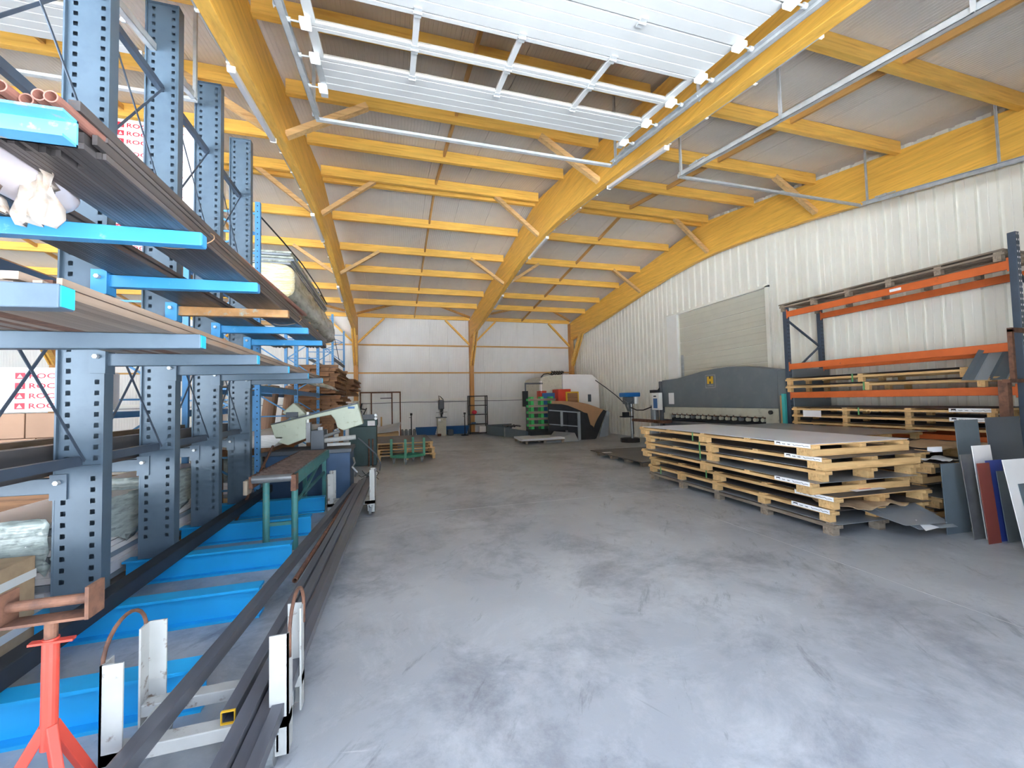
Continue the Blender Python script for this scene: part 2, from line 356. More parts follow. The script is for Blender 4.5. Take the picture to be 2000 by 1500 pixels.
# --- glulam arches
AT = .16; AX = {'far left': -13.8, 'left outer': -7.8, 'left': -1.80, 'middle': 4.16, 'right': 10.16}
BOT = [(-.2, 5.0), (1.2, 5.18), (2.5, 5.38), (3.65, 5.55), (5.1, 5.76), (6.5, 5.98), (7.6, 6.14), (8.7, 6.27), (9.7, 6.36), (10.7, 6.41), (11.7, 6.40), (13.0, 6.31), (14.5, 6.13), (16.0, 5.93), (17.4, 5.73), (18.8, 5.55), (20.0, 5.41), (22.05, 5.2)]
def zbot(y):
    for (a, za), (b, zc) in zip(BOT, BOT[1:]):
        if a <= y <= b: return za+(zc-za)*(y-a)/(b-a)
    return 5.1
TOP = [(22.05, zb(22.05)+.1), (RY, zb(RY)+.08), (-.2, zb(-.2)+.1)]
ALAB = {'far left': 'yellow curved timber arch furthest left, deep behind the insulation packs', 'left outer': 'yellow curved timber arch behind the cantilever rack, second from the left',
        'left': 'yellow curved timber arch above the bandsaw, left of the raised door', 'middle': 'yellow curved timber arch in the middle, right of the raised door', 'right': 'yellow curved timber arch along the right corrugated wall'}
for k, x in AX.items():
    t = thing('timber_arch', ALAB[k], 'beam', (x+AT/2, 11, 5), 'curved timber arches')
    MB().prism(BOT+TOP, 'x', x, x+AT).build('curved_beam', 'glulam', t, bev=.008)
    for q in (-.035, .095): MB().beam((x+AT/2+q-.03, 20.7, 5.42), (x+AT/2+q-.03, 22.0, 3.75), .06, .24).build('knee_strut', 'timber_y', t)
    MB().box(x-.02, x+AT+.02, 21.95, 22.3, 0, 6.2).build('post', 'postwood', t, bev=.006)
    MB().cyl((x-.03, 21.98, 3.45), (x+AT+.03, 21.98, 3.45), .018, 8).build('bolt', 'galv', t)
# --- purlins, bay by bay
PY = [22.12, 20.04, 18.43, 16.56, 14.87, 13.0, 11.26, 10.96, 9.19, 7.4, 5.65, 3.92, 2.1, .2]
bays = [('far left', 'left outer'), ('left outer', 'left'), ('left', 'middle'), ('middle', 'right')]
BN = ['bay left of the second arch', 'bay behind the cantilever rack', 'bay with the raised door', 'bay along the right wall']
prot = {}
for bi, (a, b) in enumerate(bays):
    xa, xb = AX[a]+AT, AX[b]
    for i, y in enumerate(PY):
        z = 6.2 if i == 0 else zb(y)
        MB().box(xa, xb, y-.05, y+.05, z, min(z+.25, zr(y)-.005)).build('purlin', 'timber_x', None, 'yellow purlin, %s from the back wall, %s' % (ORD[i], BN[bi]), 'purlin', 'roof purlins in the '+BN[bi], bev=.004)
    # struts from arch to purlin
    for j, y in enumerate((7.4, 11.0, 14.87)):
        za = zbot(y)+.13
        for s, x, wd in ((1, xa, 'left end'), (-1, xb, 'right end')):
            MB().beam((x, y, za), (x+s*1.28, y, zb(y)+.03), .1, .12, (0, 1, 0)).build('knee_brace', 'pine_x', None,
                'diagonal brace %s, %s end, %s' % (['nearest the door', 'under the ridge', 'nearest the back wall'][j], wd.split()[0], BN[bi]), 'brace', 'diagonal timber braces under the roof')
    # strip blocking mid-bay
    xm = (xa+xb)/2-.05
    t = thing('roof_strip', 'thin timber strip down the roof, mid '+BN[bi], 'strip', (xm, 11, 6), 'timber strips between purlins')
    ys = sorted(PY)
    for p, q in zip(ys, ys[1:]):
        if q-p < .6: continue
        MB().beam((xm, p+.05, zb(p+.05)+.16), (xm, q-.05, zb(q-.05)+.16), .05, .1).build('strip', 'striptimber_y', t)
    # wall braces, girts and roof-corner braces
    for s, x, wd in ((1, xa, 'left'), (-1, xb, 'right')):
        MB().beam((x, 22.12, 4.85), (x+s*1.32, 22.12, 6.18), .09, .12, (0, 1, 0)).build('wall_brace', 'timber_x', None, 'diagonal brace on the back wall, %s post, %s' % (wd, BN[bi]), 'brace', 'timber braces on the back wall')
        MB().beam((x, 22.0, 6.36), (x+s*1.9, 20.15, 6.5), .07, .1).build('corner_brace', 'striptimber_x', None, 'brown brace under the eaves, %s corner, %s' % (wd, BN[bi]), 'brace', 'eaves corner braces')
    for z, wd in ((4.8, 'upper'), (3.33, 'lower')):
        MB().box(xa, xb, 22.3, 22.39, z-.035, z+.035).build('wall_girt', 'striptimber_x', None, '%s horizontal timber rail on the back wall in the %s' % (wd, BN[bi]), 'rail', 'rails on the back wall')
# white trunking on the back wall with a cable under it
t = thing('cable_trunking', 'long white cable trunking across the back wall at shoulder height', 'trunking', (3, 22.35, 1.8))
for i in range(12): MB().box(-14+i*2, -12.01+i*2, 22.33, 22.392, 1.82, 1.94).build('trunk_length', 'white', t)
MB().path([(-14+i*.5, 22.32, 1.76+.012*math.sin(i*.9)) for i in range(48)], .014).build('cable', 'darkgrey', t)
# --- sectional door in the right wall
d = MB().box(XR+.12, XR+.2, 9.1, 13.05, 0, 4.92).build('door_1', 'cladding', kind='structure')
for i in range(9):
    z0 = 4.86-.54*(i+1); pr = [(XR+.12, z0+.006), (XR+.09, z0+.012), (XR+.085, z0+.15), (XR+.092, z0+.155), (XR+.092, z0+.17), (XR+.085, z0+.175), (XR+.085, z0+.34), (XR+.092, z0+.345), (XR+.092, z0+.36), (XR+.085, z0+.365), (XR+.09, z0+.528), (XR+.12, z0+.534)]
    MB().prism([(a, b) for a, b in pr], 'y', 9.2, 12.98).build('door_section', 'doorcream', d)
MB().box(XR-.03, XR+.05, 13.0, 13.58, 0, 4.88).build('door_jamb', 'white', d, bev=.01)
MB().box(XR-.02, XR+.14, 9.06, 9.18, 0, 4.9).box(XR-.02, XR+.14, 9.06, 13.6, 4.86, 4.94).build('door_trim', 'cladding', d)
MB().box(XR+.02, XR+.08, 12.82, 12.9, .2, 3.3).build('door_rail', 'galv', d)
# --- raised sectional doors and their tracks
TS = .156
def zt(y): return 5.74-TS*(6-y)
def sl(y, dz=0): return (y, zt(y)+dz)
def slabx(mb, x0, x1, ya, yb_, d0, d1):
    return mb.prism([(ya, zt(ya)+d0), (yb_, zt(yb_)+d0), (yb_, zt(yb_)+d1), (ya, zt(ya)+d1)], 'x', x0, x1)
SEAM = [5.31, 4.75, 4.24, 3.73, 3.20, 2.64, 2.1, 1.55, 1.0, .45, -.1]
def make_door(xc, label):
    xa, xb = xc-2.08, xc+2.08
    t = thing('sectional_door', label, 'door', (xc, 2.6, 5))
    for i in range(10):
        ya, yb_ = SEAM[i+1]+.004, SEAM[i]-.004
        if i in (1, 2):
            mb = MB(); mul = [xa+.0, xa+1.03, xa+2.05, xa+3.07, xb]
            slabx(mb, xa, xb, ya, ya+.055, 0, .045); slabx(mb, xa, xb, yb_-.055, yb_, 0, .045)
            slabx(mb, xa, xa+.09, ya, yb_, .001, .044); slabx(mb, xb-.09, xb, ya, yb_, .001, .044)
            for q in mul[1:-1]: slabx(mb, q-.03, q+.03, ya, yb_, -.006, .044)
            s = mb.build('door_section', 'doorwhite', t, bev=.004)
            for p, q in zip(mul, mul[1:]): slabx(MB(), p+.03, q-.03, ya+.05, yb_-.05, .018, .024).build('pane', 'glass', s)
        else:
            n = 4; L = yb_-ya; pts = []
            for k in range(n):
                a = ya+L*k/n; pts += [sl(a+.006, 0), sl(a+L/n-.008, 0), sl(a+L/n-.004, .006)]
            pts += [sl(yb_, .045), sl(ya, .045)]
            s = MB().prism(pts, 'x', xa, xb).build('door_section', 'doorwhite', t)
        if i < 9:
            y = SEAM[i+1]
            for q in (xa+1.03, xa+2.05, xa+3.07) if i in (0, 1, 2) else (xa+3.07,):
                MB().box(q-.035, q+.035, y-.05, y+.05, zt(y)-.02, zt(y)-.002).cyl((q-.04, y, zt(y)-.022), (q+.04, y, zt(y)-.022), .01, 8).build('hinge', 'galv', t)
    for y in SEAM[:-1]:
        y -= .05
        for s, x in ((-1, xa), (1, xb)):
            b = MB().box(x-.05, x+.05, y-.06, y+.05, zt(y)-.055, zt(y)-.006).build('roller_bracket', 'white', t, bev=.006)
            MB().cyl((x, y, zt(y)-.02), (x+s*.17, y, zt(y)-.02), .009, 8).cyl((x+s*.13, y, zt(y)-.02), (x+s*.17, y, zt(y)-.02), .025, 10).build('roller', 'galv', b)
    for s, x in ((-1, xa), (1, xb)):
        slabx(MB(), x-.02 if s < 0 else x-.05, x+.05 if s < 0 else x+.02, 4.8, 5.28, -.012, -.004).build('end_plate', 'galv', t)
        b = MB().box(x-.04, x+.04, 5.32, 5.4, zt(5.35)-.05, zt(5.35)+.02).build('bottom_fixture', 'galv', t)
    return t
def make_track(xc, label, hang=True):
    t = thing('door_track', label, 'track', (xc, 3, 5))
    for s in (-1, 1):
        x = xc+s*2.28; mb = MB()
        for d0, d1, w0, w1 in ((-.06, -.054, -.03, .03), (-.06, .02, s*.026-.004, s*.026+.004), (.014, .02, -.03, .03)):
            mb.prism([(-.2, zt(-.2)+d0), (6.0, zt(6)+d0), (6.0, zt(6)+d1), (-.2, zt(-.2)+d1)], 'x', x+min(w0, w1), x+max(w0, w1))
        mb.build('rail', 'galv', t)
        for y in (5.92, 4.0, 2.15) if hang else (5.92,):
            zt_ = zr(y)-.02; mb = MB()
            mb.box(x+s*.03-.02, x+s*.03+.02, y-.004, y+.004, zt(y)-.06, zt_).box(x+s*.05-.003, x+s*.05+.003, y-.02, y+.02, zt(y)-.06, zt_)
            mb.build('hanger', 'galv', t)
        sb = MB().box(x-.025, x+.025, 5.55, 5.68, zt(5.6)+.02, zt(5.6)+.06).cyl((x, 5.4, zt(5.4)+.05), (x, 5.75, zt(5.75)+.05), .014, 8).build('spring_stop', 'galv', t)
    MB().box(xc-2.3, xc+2.3, 5.98, 6.035, zt(6)-.065, zt(6)-.06).box(xc-2.3, xc+2.3, 6.03, 6.036, zt(6)-.065, zt(6)+.005).build('cross_bar', 'galv', t)
    return t
dm = make_door(1.32, 'white raised sectional door with two rows of windows, overhead in the centre')
tm = make_track(1.34, 'galvanised tracks and cross bar carrying the raised door overhead in the centre')
copy_tree(dm, (-6.0, 0, 0), 'white raised sectional door glimpsed overhead behind the cantilever rack')
copy_tree(tm, (-6.0, 0, 0), 'galvanised door tracks overhead behind the cantilever rack')
make_track(7.28, 'empty galvanised door tracks and cross bar overhead by the right wall')
# --- LED battens and conduit under the arches
def batten(k, y0, y1, x, lab):
    t = thing('light_batten', lab, 'light', (x, (y0+y1)/2, zbot((y0+y1)/2)-.1), 'long light battens under the arches')
    p = Vector((x, y0, zbot(y0)-.03)); q = Vector((x, y1, zbot(y1)-.03)); d = (q-p).normalized()
    MB().beam(p+d*.03, q-d*.03, .085, .07).build('diffuser', 'lampwhite', t, bev=.02)
    MB().beam(p, p+d*.035, .095, .08).build('end_cap', 'white', t, bev=.012); MB().beam(q-d*.035, q, .095, .08).build('end_cap', 'white', t, bev=.012)
    MB().beam(p+Vector((0, 0, .045)), q+Vector((0, 0, .045)), .06, .03).build('mount', 'galv', t)
    return t
LB = [(5.45, 7.3), (10.7, 12.3), (15.6, 17.0)]
for k, xo, nm in (('left', .0, 'left'), ('middle', AT, 'middle')):
    x = AX[k]+xo
    for i, (a, b) in enumerate(LB):
        batten(k, a, b, x, 'white light batten under the %s arch, %s the back wall' % (nm, ['farthest from', 'halfway to', 'closest to'][i]))
    pts = [(x+(-.012 if k == 'left' else .012), y, zbot(y)+.012) for y in [3+.4*i for i in range(42)]]
    t = thing('conduit', 'grey conduit clipped along the lower edge of the %s arch' % nm, 'pipe', (x, 11, 5.4), 'conduits on the arches')
    MB().path(pts, .012).build('pipe', 'galv', t)
    for p in pts[::2]: MB().cbox((p[0], p[1], p[2]-.008), (.035, .03, .03)).build('clip', 'white', t)
for i, (a, b) in enumerate(LB):
    batten('right', a, b, AX['left outer'], 'white light batten under the arch behind the rack, %s the back wall' % ['farthest from', 'halfway to', 'closest to'][i])
MB().path([(-1.82, 5.42, 5.86), (-1.86, 5.36, 5.93), (-1.84, 5.3, 5.98), (-1.81, 5.3, 5.9)], .008).build('lamp_cable', 'cable', None, 'short black cable looping from the light batten on the left arch', 'cable')
# ================================================================== LEFT: cantilever rack and what it carries
UY = [1.82, 2.91, 3.99, 5.08, 6.2, 7.4]; UX0, UX1 = -2.44, -2.14
NTH = ['nearest', 'second', 'third', 'fourth', 'fifth', 'sixth']
cr = thing('cantilever_rack', 'grey perforated cantilever rack with blue and grey arms full of steel bars', 'rack', (-2.29, 4.5, 0))
def perforated(mb, x0, x1, y, z0, z1, cols, pitch, hw, hh, zoff=.04):
    """a plate in the XZ plane with two columns of punched holes"""
    xs = [x0]
    for c in cols: xs += [c-hw/2, c+hw/2]
    xs.append(x1); zs = [z0]; z = z0+zoff
    while z+hh < z1-.03: zs += [z, z+hh]; z += pitch
    zs.append(z1); vs = [(x, y, z) for z in zs for x in xs]; n = len(xs); fs = []
    for j in range(len(zs)-1):
        for i in range(n-1):
            if i % 2 == 1 and j % 2 == 1: continue
            fs.append((j*n+i, j*n+i+1, (j+1)*n+i+1, (j+1)*n+i))
    mb.add(vs, fs)
y = UY[0]; mb = MB(); W = .012
mb.box(UX0, UX0+W, y-.055, y+.055, .25, 6.05); mb.box(UX1-W, UX1, y-.055, y+.055, .25, 6.05)
mb.box(UX0+W, UX1-W, y+.03, y+.036, .25, 6.05)
perforated(mb, UX0+W, UX1-W, y-.028, 1.32, 6.05, (UX0+.062, UX1-.06), .084, .03, .036)
perforated(mb, UX0+W, UX1-W, y-.053, .25, 1.32, (UX0+.062, UX1-.06), .084, .03, .036, .2)
mb.box(UX0+W, UX1-W, y-.053, y-.02, 1.318, 1.326); mb.box(UX0, UX1, y-.055, y+.055, 6.05, 6.056)
u0 = mb.build('upright', 'rackgrey', cr, fix=False)
for yy in UY[1:]: share(u0, 'upright', (0, yy-y, 0), cr)
def ibeam_x(mb, x0, x1, y, z0, h, w, t=.012, tw=.008):
    mb.box(x0, x1, y-w/2, y+w/2, z0, z0+t).box(x0, x1, y-w/2, y+w/2, z0+h-t, z0+h).box(x0, x1, y-tw/2, y+tw/2, z0+t, z0+h-t)
mb = MB(); ibeam_x(mb, -2.56, -1.07, y, 0, .245, .15, .02, .01); b0 = mb.build('base_arm', 'bluebase', cr)
for yy in UY[1:]: share(b0, 'base_arm', (0, yy-y, 0), cr)
# arms
def arm(yc, ztop, x0, x1, m, endm, h=.085, w=.075, chan=False):
    s = 1 if x1 > x0 else -1; mb = MB()
    if chan: mb.box(min(x0, x1), max(x0, x1), yc+w/2-.008, yc+w/2, ztop-h, ztop).box(min(x0, x1), max(x0, x1), yc-w/2, yc+w/2, ztop-.01, ztop).box(min(x0, x1), max(x0, x1), yc-w/2, yc+w/2, ztop-h, ztop-h+.01)
    else:
        a, b = (x0, x1); hr = h*1.18
        mb.prism([(a, ztop-hr), (b, ztop-h), (b, ztop), (a, ztop)], 'y', yc-w/2, yc+w/2)
    o = mb.build('arm', m, cr, bev=.005 if not chan else 0)
    if endm: MB().box(min(x1, x1+s*.004), max(x1, x1+s*.004), yc-w/2+.006, yc+w/2-.006, ztop-h+.006, ztop-.006).build('arm_end', endm, o)
    bx = x0-s*.04
    p = MB().box(min(x0, x0-s*.09), max(x0, x0-s*.09), yc-.069, yc-.056, ztop-.16, ztop+.03).box(min(x0+s*.0, x0+s*.012), max(x0+s*.0, x0+s*.012), yc-.069, yc+.05, ztop-.16, ztop+.03).build('bracket', m if m != 'rustwood' else 'bluearm', o)
    MB().cyl((bx, yc-.1, ztop-.03), (bx, yc-.066, ztop-.03), .018, 6).build('bolt', 'galv', o)
    return o
for i, yc in enumerate(UY):
    arm(yc, 2.815, UX1, -1.1, ['bluerust', 'bluearm', 'bluearm', 'rustwood', 'bluearm', 'bluearm'][i], None if i in (0, 3) else 'bluearm', .1 if i == 0 else .082, chan=(i == 0))
    arm(yc, 2.19, UX1, -1.1, 'rackgrey', 'cyanface')
    arm(yc, 1.24, UX0, -3.5, 'rackgrey', None, .1)
    arm(yc, 2.7, UX0, -3.5, 'rackgrey', None, .1)
# ties and crossed rods between uprights
for a, b in zip(UY, UY[1:]):
    for z in (1.36, 2.65, 3.9, 5.13): MB().box(-2.33, -2.28, a+.03, b-.03, z-.035, z+.035).build('tie', 'frameblue', cr)
    for z0, z1 in ((1.36, 2.65), (3.9, 5.13)):
        MB().beam((-2.27, a+.05, z0), (-2.27, b-.05, z1), .006, .022).build('cross_rod', 'frameblue', cr)
        MB().beam((-2.255, a+.05, z1), (-2.255, b-.05, z0), .006, .022).build('cross_rod', 'frameblue', cr)
# --- bars on the arms
def bars(n, x0, x1, z0, lay, y0, y1, m, lab, grp, hmin=.02, hmax=.05, shape='box', wds=(.02, .025, .03, .04), pr=.05):
    z = z0
    for l in range(lay):
        x = x0; hl = random.uniform(hmin, hmax); kk = 0; row = []
        while x < x1-.015:
            wd = min(random.choice(wds), x1-x)
            h = hl*random.uniform(.8, 1); a = y0+random.uniform(-.05, .25); b = y1+random.uniform(-.3, .15)
            mb = MB()
            if shape == 'box': mb.box(x+.001, x+wd-.001, a, b, z, z+h)
            row.append(mb.build('steel_bar', m if random.random() > pr else 'rust', None, lab, 'bar', grp))
            x += wd
        for q, o in enumerate(reversed(row)): o['label'] = '%s, %s layer, %s from the aisle' % (lab, ['bottom', 'second', 'third', 'fourth'][l], ORD[q])
        z += hl+.001
bars(0, -1.50, -1.16, 2.817, 4, 2.0, 8.3, 'steelbar_y', 'dark bar in the outer blue-arm bundle', 'bars in the outer bundle on the blue arms')
bars(0, -2.10, -1.72, 2.817, 2, 2.05, 8.4, 'steelbar_y', 'dark bar in the inner blue-arm bundle', 'bars in the inner bundle on the blue arms')
bars(0, -2.08, -1.22, 2.192, 2, 1.95, 7.9, 'steelbrown_y', 'weathered brown bar on the grey arms', 'bars on the grey arms', wds=(.03, .04, .05, .06), pr=.1)
for i in range(8):
    x = -1.19-.048*i
    MB().ring((x, 1.87+.02*(i % 3), 2.905+.012*(i % 2)), (x, 6.5, 3.06), .0225, .018, 14).build('copper_pipe', 'pipecopper', None, 'open pinkish pipe on the nearest blue arm, %s from its tip' % ORD[i], 'pipe', 'pipes on the nearest blue arm')
# strap wires round the bundle
for k, yy in enumerate((3.15, 5.9)):
    pts = [(-1.33+.2*math.cos(t), yy+.03*math.sin(2*t), 2.88+.085*math.sin(t)) for t in [i*math.pi/10 for i in range(21)]]
    MB().path(pts, .004, 5).build('binding_wire', 'copperwire', None, '%s rusty wire tied round the bar bundle on the blue arms' % ('near' if k == 0 else 'far'), 'wire')
# plastic wrapped bundle end with hanging film
def blob(cx, cy, cz, rx, ry, rz, seed, nu=28, nv=18, amp=.12):
    import mathutils
    vs = []; fs = []
    for j in range(nv+1):
        ph = math.pi*j/nv
        for i in range(nu):
            th = 2*math.pi*i/nu
            d = Vector((math.sin(ph)*math.cos(th), math.cos(ph), math.sin(ph)*math.sin(th)))
            k = 1+amp*mathutils.noise.noise(d*3+Vector((seed, 0, 0)))+amp*.5*mathutils.noise.noise(Vector((d.x*3, d.y*18, d.z*3+seed)))
            s = 1 if abs(d.y) < .001 else 1
            vs.append((cx+rx*d.x*k, cy+ry*math.copysign(abs(d.y)**.6, d.y), cz+rz*d.z*k))
    for j in range(nv):
        for i in range(nu): fs.append((j*nu+i, j*nu+(i+1) % nu, (j+1)*nu+(i+1) % nu, (j+1)*nu+i))
    return vs, fs
t = thing('wrapped_bundle', 'bundle end wrapped in crumpled white plastic film with torn tails hanging', 'bundle', (-1.63, 2.4, 2.82))
mb = MB(); mb.add(*blob(-1.62, 2.33, 2.83, .12, .34, .11, 3)); mb.build('film_wrap', 'wrapwhite', t, smooth=True)
def film(pts, wd, name, m):
    """a crumpled hanging strip of film"""
    import mathutils
    vs = []; fs = []; n = 9; K = len(pts)
    for k, (p, w_) in enumerate(zip(pts, wd)):
        for i in range(n):
            u = (i/(n-1)-.5)*w_; nz = mathutils.noise.noise(Vector((i*.9, k*.8, 4)))
            vs.append((p[0]+u+.01*nz, p[1]+.05*nz+.02*math.sin(i*1.9+k), p[2]+.012*mathutils.noise.noise(Vector((i, k*1.3, 9)))))
    fs = [(k*n+i, k*n+i+1, k*n+n+i+1, k*n+n+i) for k in range(K-1) for i in range(n-1)]
    o = MB().add(vs, fs).build(name, m, t, smooth=True, fix=False); so_ = o.modifiers.new('t', 'SOLIDIFY'); so_.thickness = .002; return o
film([(-1.50, 2.3, 2.84-.045*k) for k in range(7)], [.09, .12, .14, .15, .16, .17, .15], 'film_tail', 'film')
film([(-1.62+.012*k, 2.2, 2.76-.03*k) for k in range(7)], [.09, .06, .045, .035, .03, .03, .02], 'film_tail', 'film')
MB().box(-2.14, -2.02, 1.2, 8.15, .247, .367).build('black_tube', 'blackrail', None, 'black square steel tube lying along the blue base arms', 'tube', bev=.008)
# --- goods behind the cantilever rack
PL = [('pine_y', 0), ('brownwood_y', 1), ('steelbar_y', 2), ('darksheet', 3)]
for k in range(9):
    x = -3.48+.105*k; h = random.uniform(.03, .06); m_ = random.choice(('pine_y', 'brownwood_y', 'steelbar_y', 'pine_y', 'darksheet'))
    MB().box(x, x+.095, 1.9+random.uniform(-.4, .3), 7.9+random.uniform(-.4, .3), 1.242, 1.242+h).build('long_board', m_, None, 'long board on the low left arms behind the uprights, %s from the left' % ORD[k], 'board', 'boards on the low left arms')
for k in range(7):
    x = -3.45+.13*k; m_ = random.choice(('oldwood_y', 'brownwood_y', 'steelbar_y', 'darksheet'))
    MB().box(x, x+.11, 2.2+random.uniform(-.4, .3), 8.0+random.uniform(-.4, .3), 1.305, 1.305+random.uniform(.05, .2)).build('dark_profile', m_, None, 'dark profile stacked on the low boards behind the uprights, %s from the left' % ORD[k], 'profile', 'profiles stacked on the low left arms')
for k in range(8):
    x = -3.46+.12*k
    MB().box(x, x+.11, 2.0+random.uniform(-.4, .3), 7.6+random.uniform(-.4, .3), 2.702, 2.702+random.uniform(.04, .1)).build('high_board', 'brownwood_y', None, 'brown board on the high left arms behind the uprights, %s from the left' % ORD[k], 'board', 'boards on the high left arms')
def wrapped_stack(x0, x1, y0, y1, z1, lab, n=14):
    t = thing('wrapped_stack', lab, 'stack', ((x0+x1)/2, (y0+y1)/2, 0), 'wrapped panel stacks on the floor behind the rack')
    for k in range(3): MB().box(x0, x1, y0+(y1-y0)*k/2-.05*(k-1)-.05, y0+(y1-y0)*k/2-.05*(k-1)+.05, 0, .1).build('bearer', 'pine_x', t)
    zz = .1
    for k in range(n):
        h = (z1-.1)/n; j = random.uniform(-.015, .015)
        MB().box(x0+j, x1+j, y0+j, y1-j, zz+.002, zz+h-.004).build('panel', 'packwhite' if k % 4 else 'greysheet', t); zz += h
    mb = MB(); nx = 20
    for (a, b) in (((x1+.02, y0-.02), (x1+.02, y1+.02)), ((x0-.02, y0-.02), (x1+.02, y0-.02))):
        vs = []; fs = []
        for j in range(9):
            for i in range(nx+1):
                u = i/nx; q = .02*math.sin(i*1.7+j*2.3)+.012*math.sin(j*3.1+i*.7)
                vs.append((a[0]+(b[0]-a[0])*u+(q+.02 if a[0] == b[0] else 0), a[1]+(b[1]-a[1])*u-(q+.02 if a[1] == b[1] else 0), z1*.55+.06*math.sin(i*.8)*(j == 0)+(z1*.5)*j/8))
        fs = [(j*(nx+1)+i, j*(nx+1)+i+1, (j+1)*(nx+1)+i+1, (j+1)*(nx+1)+i) for j in range(8) for i in range(nx)]
        mb.add(vs, fs)
    o = mb.build('plastic_wrap', 'wrapgrey', t, smooth=True, fix=False); o.modifiers.new('t', 'SOLIDIFY').thickness = .002
wrapped_stack(-3.35, -2.62, 4.2, 5.6, .86, 'wrapped stack of white panels on bearers behind the first two grey uprights')
wrapped_stack(-3.35, -2.62, 5.8, 7.3, .92, 'wrapped stack of white panels on bearers behind the farther grey uprights')
t = thing('taped_carton', 'large pale carton closed with white tape, beside the red stand', 'box', (-3.1, 3.4, 0))
MB().box(-3.6, -2.6, 2.75, 4.05, 0, .66).build('body', 'kraft', t, bev=.01)
MB().box(-2.6, -2.596, 2.75, 4.05, .5, .56).box(-2.6, -2.596, 2.75, 4.05, .14, .2).box(-3.6, -2.6, 2.746, 2.75, .5, .56).box(-3.6, -2.6, 2.746, 2.75, .14, .2).build('tape', 'white', t)
# cartons + insulation packs
def pack(x0, x1, y0, y1, z0, z1, rows, lab, grp):
    t = thing('insulation_pack', lab, 'pack', ((x0+x1)/2, (y0+y1)/2, z0), grp)
    b = MB().box(x0, x1, y0, y1, z0+.004, z1-.004).build('body', 'packwhite', t, bev=.015)
    p = (z1-z0-.06)/rows
    for r in range(rows):
        zc = z1-.05-p*(r+.75)
        lx = x0+.06
        while lx < x1-.25:
            lg = MB().box(lx, lx+.09, y0-.004, y0-.001, zc, zc+p*.62).build('logo', 'redprint', b)
            MB().prism([(lx+.02, zc+p*.12), (lx+.045, zc+p*.48), (lx+.07, zc+p*.12)], 'y', y0-.006, y0-.0045).build('emblem', 'packwhite', b)
            text_mesh('ROCKWOOL', p*.72, frame((lx+.12, y0-.003, zc+p*.06), (1, 0, 0), (0, 0, 1)), 'lettering', 'redprint', b, sx=1.35)
            lx += 1.05
    return t
for r in range(3):
    for c in range(4):
        MB().box(-5.3+.42*c+(r % 2)*.1, -4.89+.42*c+(r % 2)*.1, 6.1, 6.7, .86+.29*r, 1.145+.29*r).build('carton', 'carton', None, 'brown carton below the low insulation pack, %s row, %s from the left' % (['bottom', 'middle', 'top'][r], ORD[c]), 'box', 'cartons under the low insulation pack', bev=.006)
for k, z in enumerate((0, .43)):
    for c in range(2): MB().box(-5.3+.86*c, -4.46+.86*c, 6.05, 6.95, z, z+.425).build('crate', 'brownwood_x', None, 'brown crate under the carton pile, %s %s' % (['bottom', 'top'][k], ['left', 'right'][c]), 'crate', 'crates under the carton pile', bev=.006)
pack(-5.25, -3.68, 6.1, 7.1, 1.735, 2.26, 4, 'white insulation pack with red lettering on the low carton pile', 'insulation packs')
# rear rack for the high packs
def rack_frame(t, x0, x1, y, h, m, rungs, hole=True):
    for x in (x0, x1):
        mb = MB().box(x-.04, x+.04, y-.035, y+.035, 0, h); p = mb.build('post', m, t)
        if hole and x == x1:
            hb = MB(); z = .12
            while z < h-.05: hb.box(x-.008, x+.008, y-.0362, y-.0345, z, z+.02); z += .1
            hb.build('post_holes', 'dark', p, kind='stuff')
    for i, (a, b) in enumerate(zip(rungs, rungs[1:])):
        MB().box(x0+.04, x1-.04, y-.012, y+.012, a-.015, a+.015).build('rung', m, t)
        p, q = (x0+.04, x1-.04) if i % 2 else (x1-.04, x0+.04)
        MB().beam((p, y, a), (q, y, b), .024, .03).build('diagonal', m, t)
    MB().box(x0+.04, x1-.04, y-.012, y+.012, rungs[-1]-.015, rungs[-1]+.015).build('rung', m, t)
t = thing('storage_rack', 'blue storage rack carrying the high red and white insulation packs', 'rack', (-3.8, 9.2, 0))
for y in (8.05, 10.4): rack_frame(t, -4.45, -3.28, y, 4.6, 'lightblue', [.3, 1.1, 1.9, 2.7, 3.5, 4.3], False)
for x in (-4.45, -3.28):
    for z in (1.6, 4.05): MB().box(x-.025, x+.025, 8.09, 10.36, z, z+.11).build('beam', 'lightblue', t)
MB().box(-4.42, -3.3, 8.1, 10.3, 4.165, 4.19).build('deck', 'brownwood_x', t)
for i in range(5):
    pack(-4.4, -3.24, 8.2, 9.6, 4.2+.485*i, 4.68+.485*i, 3, 'white insulation pack with red lettering, %s from the top of the tall pile' % ['fifth', 'fourth', 'third', 'second', 'first'][i], 'insulation packs')
# --- blue pallet racking further back
FY = [7.95, 10.9, 13.95, 17.3, 21.3]
br = thing('pallet_racking', 'tall light blue pallet racking running back behind the bandsaw', 'rack', (-2.65, 14, 0))
for y in FY: rack_frame(br, -3.1, -2.2, y, 5.3, 'lightblue', [.35, .9, 1.5, 2.05, 2.6, 3.2, 3.8, 4.4, 4.75, 5.1])
for z, bl in ((2.1, (0, 1, 2, 3)), (3.62, (0, 1, 3))):
    for k in bl:
        for x in (-3.1, -2.2): MB().box(x-.03, x+.03, FY[k]+.04, FY[k+1]-.04, z-.11, z).build('beam', 'lightblue' if z < 3 else 'frameblue', br)
for k in range(30):
    y = 8.2+.09*k
    if y < 10.8: MB().box(-3.14, -2.16, y, y+.08, 2.1, 2.12).build('deck_board', 'oldwood_x', br)
